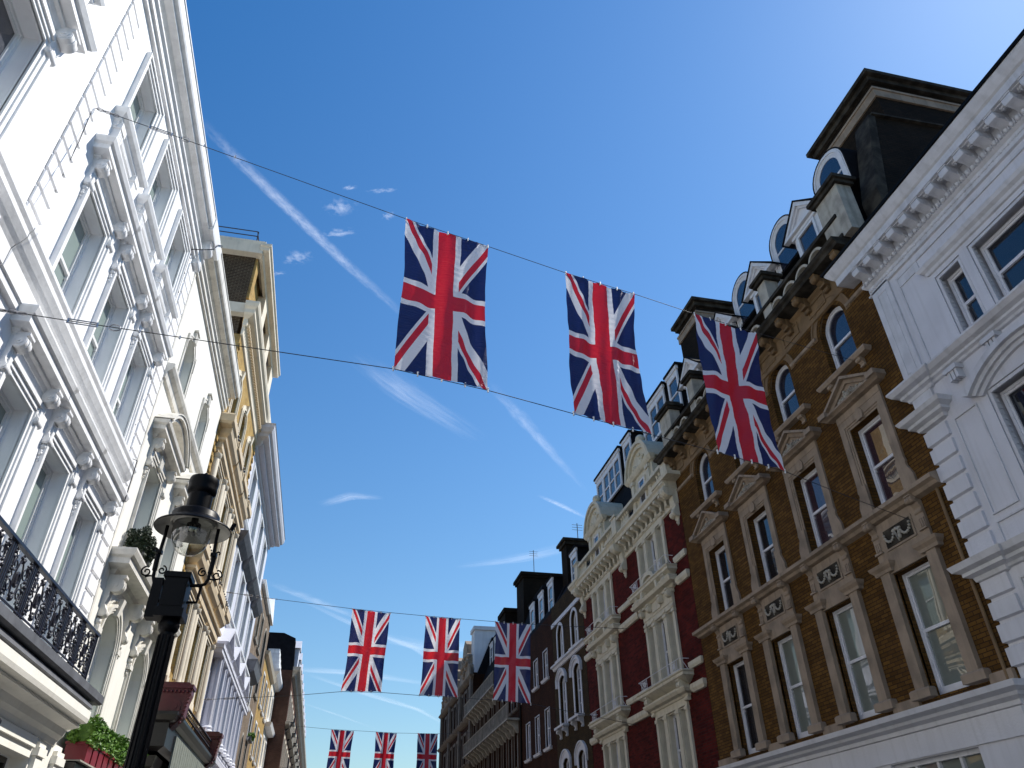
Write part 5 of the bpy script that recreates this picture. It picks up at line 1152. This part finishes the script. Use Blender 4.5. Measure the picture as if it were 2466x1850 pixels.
# ================================================================== WIRES AND FLAGS
def wire(name, pts, r, label, group, hook=True, m='wire'):
    P = []
    for i in range(len(pts)-1):
        a, b = Vector(pts[i]), Vector(pts[i+1]); n = 6
        for k in range(n): P.append(a.lerp(b, k/n))
    P.append(Vector(pts[-1])); t = empty(name, pts[0], label, 'wire', group)
    MB().tube(P, r, 6).build(WD, 'cable', m, t)
    if hook:
        d = (Vector(pts[1])-Vector(pts[0])).normalized(); p = Vector(pts[0])
        for k in range(3):
            c = p+d*(.12+.11*k); q = Vector((0, 0, 1)) if k % 2 else d.cross(Vector((0, 0, 1)))
            MB().tube([tuple(c+d*.06*cos(2*pi*i/10)+q*.028*sin(2*pi*i/10)) for i in range(11)], .008, 5).build(WD, 'chain_link', 'steel', t)
        s0 = p+d*.85; B = MB()
        for s_ in (-1, 1): B.tube([tuple(s0+Vector((0, 0, s_*.03))), tuple(s0+d*.34+Vector((0, 0, s_*.03)))], .009, 5)
        for k in (0, .34): B.tube([tuple(s0+d*k-Vector((0, 0, .035))), tuple(s0+d*k+Vector((0, 0, .035)))], .015, 6)
        B.build(WD, 'turnbuckle', 'steel', t)
        c = s0+d*.55; MB().tube([tuple(c+d*.07*cos(2*pi*i/12)+Vector((0, 0, .05*sin(2*pi*i/12)))) for i in range(13)], .009, 5).build(WD, 'shackle', 'steel', t)
        for k in (1.7, 2.2): MB().tube([tuple(p+d*k-Vector((0, 0, .02))), tuple(p+d*k+Vector((0, 0, .03)))], .014, 5).build(WD, 'cable_clip', 'steel', t)
        B = MB(); B.tube([tuple(p+Vector((-.06, 0, 0))), tuple(p)], .03, 8); B.tube([tuple(p+Vector((.02, .05*cos(2*pi*i/10), .05*sin(2*pi*i/10)))) for i in range(11)], .01, 5); B.build(WD, 'wall_eye', 'steel', t)
    return t
g1 = 'wires that carry the flags'
wire('flag_wire', [(-4.8, 8.36, 11.88), (-3.75, 8.55, 11.80), (-1.65, 8.94, 11.62), (.28, 9.29, 11.44), (1.81, 9.57, 11.35), (3.38, 9.86, 11.25), (4.84, 10.13, 11.22), (6.24, 10.39, 11.15), (7.72, 10.66, 11.12), (10.5, 11.17, 11.12)], .006, 'upper wire of the nearest row of flags, above the three largest flags', g1)
wire('flag_wire', [(-4.8, 8.36, 7.72), (-3.82, 8.54, 7.80), (-2.03, 8.87, 7.96), (.3, 9.3, 8.17), (1.83, 9.58, 8.16), (3.33, 9.85, 8.07), (4.81, 10.12, 7.99), (6.14, 10.37, 7.93), (7.59, 10.64, 7.83), (9.09, 10.91, 7.55), (10.5, 11.17, 7.32)], .0065, 'lower wire of the nearest row of flags, under the three largest flags', g1)
B = MB(); wire('guy_wire', [(-4.77, 8.33, 11.78), (-4.75, 8.36, 11.04), (-4.78, 8.42, 10.39), (-4.79, 8.45, 9.9)], .006, 'thin guy wire down the dazzling white wall from the upper wire anchor', None, False)
wire('flag_wire', [(-4.8, 30.7, 11.5), (-3.09, 30.23, 11.2), (.25, 29.31, 10.67), (1.69, 28.92, 10.48), (3.04, 28.55, 10.31), (4.34, 28.19, 10.16), (5.65, 27.83, 10.01), (6.97, 27.47, 9.88), (8.5, 27.05, 9.75), (10.5, 26.5, 9.6)], .009, 'upper wire of the middle row of flags, above the three middle-sized flags', g1)
wire('flag_wire', [(-4.8, 30.7, 7.46), (-1.41, 29.77, 7.53), (.18, 29.33, 7.62), (1.57, 28.95, 7.56), (2.97, 28.57, 7.42), (4.31, 28.2, 7.31), (5.56, 27.86, 7.2), (6.85, 27.5, 7.05), (10.5, 26.5, 6.25)], .009, 'lower wire of the middle row of flags, under the three middle-sized flags', g1)
wire('flag_wire', [(-3.7, 57, 11.05), (-.03, 57, 10.82), (4.48, 57, 10.68), (7.4, 57, 10.69), (10.5, 57, 10.85)], .011, 'upper wire of the farthest row of flags, low between the two ends of the street', g1, False)

def flag(q, seed, label, group, bulge=.05, amp=1.0, at=None):
    """q: top-left, top-right, bottom-right, bottom-left; the flag hangs lengthwise (60 x 30 units)"""
    bm = bmesh.new(); NU, NV = 84, 28
    g_ = [[bm.verts.new((30*j/NV, 60*i/NU, 0)) for j in range(NV+1)] for i in range(NU+1)]
    for i in range(NU):
        for j in range(NV): bm.faces.new((g_[i][j], g_[i][j+1], g_[i+1][j+1], g_[i+1][j]))
    def cut(co, no):
        bmesh.ops.bisect_plane(bm, geom=bm.verts[:]+bm.edges[:]+bm.faces[:], plane_co=co, plane_no=no, dist=1e-4)
    for x in (10, 12, 18, 20): cut((x, 0, 0), (1, 0, 0))
    for y in (25, 27, 33, 35): cut((0, y, 0), (0, 1, 0))
    s5 = sqrt(5)
    for sgn in (1, -1):
        no = Vector((2, -sgn, 0)).normalized()
        for k in (-3, -2, 0, 2, 3): cut(Vector((15, 30, 0))+no*k, no)
    TL, TR, BR_, BL = [Vector(v) for v in q]; R_ = random.Random(seed); ph = [R_.uniform(0, 6) for _ in range(8)]
    mi = []
    for f in bm.faces:
        c = f.calc_center_median(); x, y = c.x, c.y                       # y down from the top edge
        d1 = ((x-15)*2-(y-30))/s5; d2 = ((x-15)*2+(y-30))/s5              # signed distance from either diagonal
        if 12 < x < 18 or 27 < y < 33: m = 0
        elif 10 < x < 20 or 25 < y < 35: m = 1
        else:
            m = 2
            if abs(d1) < 3 or abs(d2) < 3: m = 1
            if y < 30 and x < 15 and 0 < d1 < 2: m = 0
            if y > 30 and x > 15 and -2 < d1 < 0: m = 0
            if y < 30 and x > 15 and 0 < d2 < 2: m = 0
            if y > 30 and x < 15 and -2 < d2 < 0: m = 0
        f.material_index = m; f.smooth = True
    nrm = (TR-TL).cross(BL-TL).normalized()
    for v in bm.verts:
        u, w = v.co.x/30, v.co.y/60
        p = TL.lerp(TR, u).lerp(BL.lerp(BR_, u), w)
        wr = .034*sin(11*u+ph[0]+2.5*w)*sin(pi*w)**.5 + .020*sin(25*u+5*w*(1+.5*sin(3*u+ph[7]))+ph[1])*(1-.5*abs(2*w-1)) + .016*sin(14*w+6*u+ph[2]) + .008*sin(61*u+9*w+ph[3])*abs(2*w-1)**2 + .007*sin(41*w+23*u+ph[4])*(.4+abs(sin(2*pi*u+ph[5]))) + .0035*sin(150*w+9*sin(7*u))*max(0, 1-6*abs(abs(u-.5)-.14))
        bl = bulge*sin(pi*w)*(1+.4*sin(2*u+ph[5]))
        sc = .018*abs(sin(pi*4*u))*((1-w)**8-w**8)                        # scalloped edges between the clips
        v.co = p+nrm*(wr*amp+bl)+Vector((0, 0, -sc)) + (TR-TL).normalized()*(.012*sin(9*w+ph[6])*(2*u-1) - .03*sin(pi*w)*(2*u-1))
    me = bpy.data.meshes.new('flag_cloth'); bm.to_mesh(me); bm.free()
    for m in ('fred', 'fwhite', 'fblue'): me.materials.append(M_[m])
    t = empty('hanging_flag', (TL+TR)/2, label, 'flag', group)
    o = bpy.data.objects.new('flag_cloth', me); link(o); o.parent = t; o.location = -Vector(t.location)
    for k in range(5):
        for a, b, s_ in ((TL, TR, 1), (BL, BR_, -1)):
            c = a.lerp(b, k/4); B = MB(); B.tube([tuple(c+Vector((0, 0, .035*s_))), tuple(c-Vector((0, 0, .03*s_)))], .014, 6); B.ball(c.x, c.y, c.z-.035*s_, .018, 6)
            B.build(WD, 'clip', 'sash', t)
    return t
F1 = [[(.28, 9.29, 11.44), (1.81, 9.57, 11.35), (1.83, 9.58, 8.16), (.3, 9.3, 8.17)], [(3.38, 9.86, 11.25), (4.84, 10.13, 11.22), (4.81, 10.12, 7.99), (3.33, 9.85, 8.07)], [(6.24, 10.39, 11.15), (7.72, 10.66, 11.09), (7.59, 10.64, 7.83), (6.14, 10.37, 7.93)]]
LB = ['big sunlit red, white and blue flag nearest the white houses, whole against blue sky', 'big sunlit red, white and blue flag in the middle of the nearest row', 'big red, white and blue flag mostly in shade in front of the brown brick building']
for i, q in enumerate(F1): flag(q, 11+i, LB[i], 'flags of the nearest row', .10 if i == 1 else .05)
F2 = [[(.25, 29.31, 10.67), (1.72, 28.92, 10.46), (1.60, 28.95, 7.57), (.18, 29.33, 7.63)], [(3.04, 28.55, 10.31), (4.36, 28.19, 10.15), (4.33, 28.2, 7.32), (2.97, 28.57, 7.42)], [(5.65, 27.83, 10.01), (6.97, 27.47, 9.87), (6.89, 27.5, 7.02), (5.56, 27.86, 7.2)]]
LB = ['middle-sized flag at the left of the second row, whole against the sky', 'middle-sized flag in the centre of the second row, just left of the dark roofs', 'middle-sized shaded flag of the second row in front of the dark chimneys']
for i, q in enumerate(F2): flag(q, 21+i, LB[i], 'flags of the second row', .04)
F3 = [[(-.03, 57, 10.81), (1.5, 57, 10.75), (1.42, 57, 7.75), (-.1, 57, 7.8)], [(3.04, 57, 10.72), (4.48, 57, 10.67), (4.42, 57, 7.7), (3.0, 57, 7.75)], [(5.96, 57, 10.7), (7.39, 57, 10.69), (7.45, 57, 7.7), (5.95, 57, 7.75)]]
LB = ['smallest far flag at the left of the last row, cut by the bottom edge', 'smallest far flag in the middle of the last row, cut by the bottom edge', 'smallest far flag at the right of the last row, beside the shaded building end']
for i, q in enumerate(F3): flag(q, 31+i, LB[i], 'flags of the farthest row', .03)

# ================================================================== STREET LAMP
lx, ly = -1.41, 6.6
lamp = empty('street_lamp', (lx, ly, .13), 'black traditional gas-style street lamp with a wide canopy and clear glass globe', 'street lamp')
def LT(prof, n=40): # lathe about the lamp axis
    B = MB(); v = []
    for r, z in prof: v += [(lx+r*cos(2*pi*k/n), ly+r*sin(2*pi*k/n), z) for k in range(n)]
    m = len(prof); B.add(v, [(i*n+k, i*n+(k+1) % n, (i+1)*n+(k+1) % n, (i+1)*n+k) for i in range(m-1) for k in range(n)]); return B
B = LT([(.001, .13), (.2, .13), (.2, .35), (.16, .42), (.13, 1.0), (.14, 1.05), (.085, 1.12), (.072, 1.3), (.056, 3.36), (.075, 3.38), (.085, 3.42), (.075, 3.46), (.06, 3.48), (.09, 3.5), (.001, 3.5)])
for k in range(10): a = 2*pi*k/10; B.tube([(lx+.072*cos(a), ly+.072*sin(a), 1.3), (lx+.056*cos(a), ly+.056*sin(a), 3.34)], .011, 5)
B.build(WD, 'lamp_post', 'black', lamp, smooth=True)
B = MB(); B.box(lx-.10, lx+.085, ly-.1, ly+.1, 3.52, 3.84); B.box(lx-.115, lx+.1, ly-.115, ly+.115, 3.80, 3.845); B.box(lx-.12, lx+.105, ly-.12, ly+.12, 3.47, 3.54)
B.box(lx-.20, lx-.12, ly-.06, ly+.06, 3.47, 3.80); B.box(lx-.085, lx+.07, ly-.106, ly-.098, 3.56, 3.78)
B.build(WD, 'control_box', 'black', lamp)
for s_ in (-1, 1):
    B = MB(); X = lambda a: lx+s_*a
    B.tube([(X(.09), ly, 3.765), (X(.17), ly, 3.77), (X(.205), ly, 3.785), (X(.222), ly, 3.83), (X(.225), ly, 3.95), (X(.215), ly, 4.2), (X(.215), ly, 4.29)], .015, 8)
    B.tube([(X(.09), ly, 3.62), (X(.17), ly, 3.625), (X(.175), ly, 3.68), (X(.18), ly, 3.77)], .012, 6)
    B.tube([(X(.225), ly, 3.88), (X(.23), ly, 4.02)], .021, 8)
    for a0, c, zc, r, tn in ((1.6, .285, 3.865, .048, -1.35), (1.5, .165, 3.885, .04, 1.3), (pi, .262, 4.06, .022, -.7)):
        B.tube([(X(c+(p-0)), ly, zc+q_) for p, q_ in spiral(0, 0, r, r*.2, a0 if c > .2 else pi-a0, tn, 18)], .007, 6)
    B.tube([(X(.225), ly, 3.83), (X(.25), ly, 3.83), (X(.285), ly, 3.82)], .008, 5); B.box(min(X(.2), X(.25)), max(X(.2), X(.25)), ly-.03, ly+.03, 4.03, 4.06)
    B.build(WD, 'bracket_arm', 'black', lamp, smooth=True)
LT([(.322, 4.262), (.326, 4.268), (.322, 4.28), (.25, 4.325), (.215, 4.345), (.205, 4.36), (.205, 4.40), (.19, 4.42), (.13, 4.44), (.105, 4.46), (.105, 4.60), (.125, 4.62), (.13, 4.65), (.125, 4.68), (.13, 4.70), (.132, 4.74), (.125, 4.765), (.05, 4.80), (.001, 4.80)]).build(WD, 'canopy', 'black', lamp, smooth=True)
LT([(.320, 4.263), (.25, 4.315), (.2, 4.33), (.19, 4.31), (.18, 4.33), (.165, 4.315), (.15, 4.35), (.001, 4.39)]).build(WD, 'reflector', 'enamel', lamp, smooth=True)
LT([(.165, 4.315), (.168, 4.26), (.162, 4.20), (.145, 4.13), (.115, 4.08), (.07, 4.045), (.001, 4.03)]).build(WD, 'glass_globe', 'bulb', lamp, smooth=True)
B = LT([(.03, 4.38), (.03, 4.33), (.06, 4.32), (.06, 4.30), (.001, 4.29)], 16)
for k in range(8): a = 2*pi*k/8; B.tube([(lx+.05*cos(a), ly+.05*sin(a), 4.31), (lx+.06*cos(a), ly+.06*sin(a), 4.26)], .008, 5)
bn = B.build(WD, 'gas_burner', 'black', lamp)
B = MB()
for k in range(8): a = 2*pi*k/8; c = (lx+.062*cos(a), ly+.062*sin(a), 4.245); B.ball(c[0], c[1], c[2], .018, 6)
B.build(WD, 'mantle', 'enamel', bn)
B = MB(); B.ball(lx, ly, 4.815, .02, 6); B.tube([(lx+.32, ly+.02, 4.30), (lx+.34, ly+.02, 4.36)], .02, 6); B.build(WD, 'finial', 'black', lamp)

# ================================================================== SKY: contrails and wisps
def ray(px, py):                                   # photo pixel -> direction
    return RM @ Vector((px*1.1153-1233, -(py*1.1153-925), -1769))
def vap(name, pts, widths, Z, m, label, cat, kind=None, group=None, n=40):
    """a long thin cloud body at altitude Z above the street"""
    P = [];
    for x, y in pts: d = ray(x, y); P.append(d*(Z/d.z))
    def at(t):
        f = t*(len(P)-1); i = min(int(f), len(P)-2); f -= i
        return P[i].lerp(P[i+1], f), widths[i]*(1-f)+widths[i+1]*f
    V = []; F = []; UV = []; K = 8
    for i in range(n+1):
        c, w = at(i/n); c2, _ = at(min(1, i/n+.01)); c1, _ = at(max(0, i/n-.01)); t = (c2-c1).normalized(); s_ = t.cross(Vector((0, 0, 1))).normalized()
        for k in range(K+1):
            a = 2*k/K-1; V.append(tuple(c+s_*w*a*.5 + Vector((0, 0, -w*.06*(1-a*a))))); UV.append((i/n, k/K))
    for i in range(n):
        for k in range(K): a = i*(K+1)+k; F.append((a, a+1, a+K+2, a+K+1))
    me = bpy.data.meshes.new(name); me.from_pydata(V, [], F); ul = me.uv_layers.new(name='UVMap')
    for lo in me.loops: ul.data[lo.index].uv = UV[lo.vertex_index]
    me.materials.append(m); o = bpy.data.objects.new(name, me); link(o); tag(o, label, cat, group, kind); o.visible_shadow = True; return o
v1 = vapour('contrail_vapour', 6, .08, .19, (6, .7, 1)); v2 = vapour('thin_contrail_vapour', 5, .14, .13, (2.5, .7, 1)); v3 = vapour('cirrus_vapour', 4, .12, .17, (1.3, 3.0, 1)); v4 = vapour('puff_vapour', 3.0, .30, .30, (2.0, 1.2, 1), 4); v5 = vapour('streak_vapour', 4, .12, .13, (1.2, 2.2, 1))
vap('contrail', [(425, 250), (520, 350), (650, 475), (760, 580), (900, 705)], [75, 90, 95, 90, 70], 3000, v1, 'broad white contrail running from the white cornice down to the biggest flag', 'contrail', group=None)
vap('contrail', [(1050, 820), (1120, 895), (1190, 975), (1270, 1065)], [110, 150, 120, 60], 3000, v2, 'thin fading contrail between the first two big flags and the cream gables', 'contrail')
vap('contrail', [(1160, 1068), (1210, 1090), (1275, 1122)], [60, 90, 60], 3000, v1, 'short bright contrail just left of the cream gable', 'contrail')
vap('contrail', [(560, 1250), (680, 1295), (800, 1345)], [200, 260, 160], 3000, v2, 'faint contrail above the left flag of the second row', 'contrail')
vap('contrail', [(790, 1490), (900, 1530), (1010, 1590)], [120, 200, 140], 3000, v2, 'faint contrail under the left flag of the second row', 'contrail')
vap('contrail', [(630, 1510), (720, 1540), (830, 1580)], [80, 120, 60], 3000, v2, 'faint short contrail low beside the far sunny houses', 'contrail')
vap('cirrus_streak', [(980, 1225), (1120, 1205), (1280, 1170)], [200, 420, 460], 4000, v5, 'soft white streak of cirrus left of the cream gables', 'cloud')
vap('cirrus_streak', [(690, 1090), (760, 1070), (830, 1075)], [200, 260, 120], 4000, v3, 'faint curved wisp of cirrus above the street lamp side', 'cloud')
vap('cirrus_streak', [(760, 760), (880, 850), (1040, 950)], [300, 420, 300], 4000, v5, 'very faint broad streak below the biggest flag', 'cloud')
vap('cirrus_streak', [(800, 1370), (960, 1400), (1120, 1380)], [700, 900, 600], 4000, v3, 'thin veil of cirrus behind the second row of flags', 'cloud')
vap('cirrus_streak', [(560, 1440), (760, 1450), (960, 1480)], [500, 700, 500], 4000, v3, 'low thin veil of cirrus behind the far flags', 'cloud')
vap('cirrus_streak', [(640, 1290), (760, 1345), (900, 1400), (1010, 1480)], [150, 300, 300, 120], 4000, v3, 'long faint fibre of cirrus slanting between the second row flags', 'cloud')
vap('cirrus_streak', [(650, 1450), (800, 1500), (960, 1550)], [260, 420, 260], 4000, v3, 'pale streaky cirrus just above the farthest flags', 'cloud')
for (x, y, w, h, lb) in ((735, 445, 55, 50, 'small fleecy cloud puff right of the broad contrail'), (825, 411, 50, 18, 'tiny cloud puff high up beside the upper wire'), (642, 556, 50, 44, 'small cloud puff under the broad contrail, near the roof rail'), (733, 502, 60, 28, 'thin cloud puff close to the contrail'), (838, 465, 22, 26, 'tiny cloud puff just left of the biggest flag'), (600, 590, 26, 16, 'smallest faint puff low under the contrail'), (756, 405, 26, 14, 'very small faint puff above the fleecy one')):
    vap('cloud_puff', [(x-w*.75, y+h*.15), (x, y), (x+w*.75, y-h*.2)], [h*2.2, h*3.2, h*2.0], 3000, v4, lb, 'cloud', group='small cloud puffs', n=14)
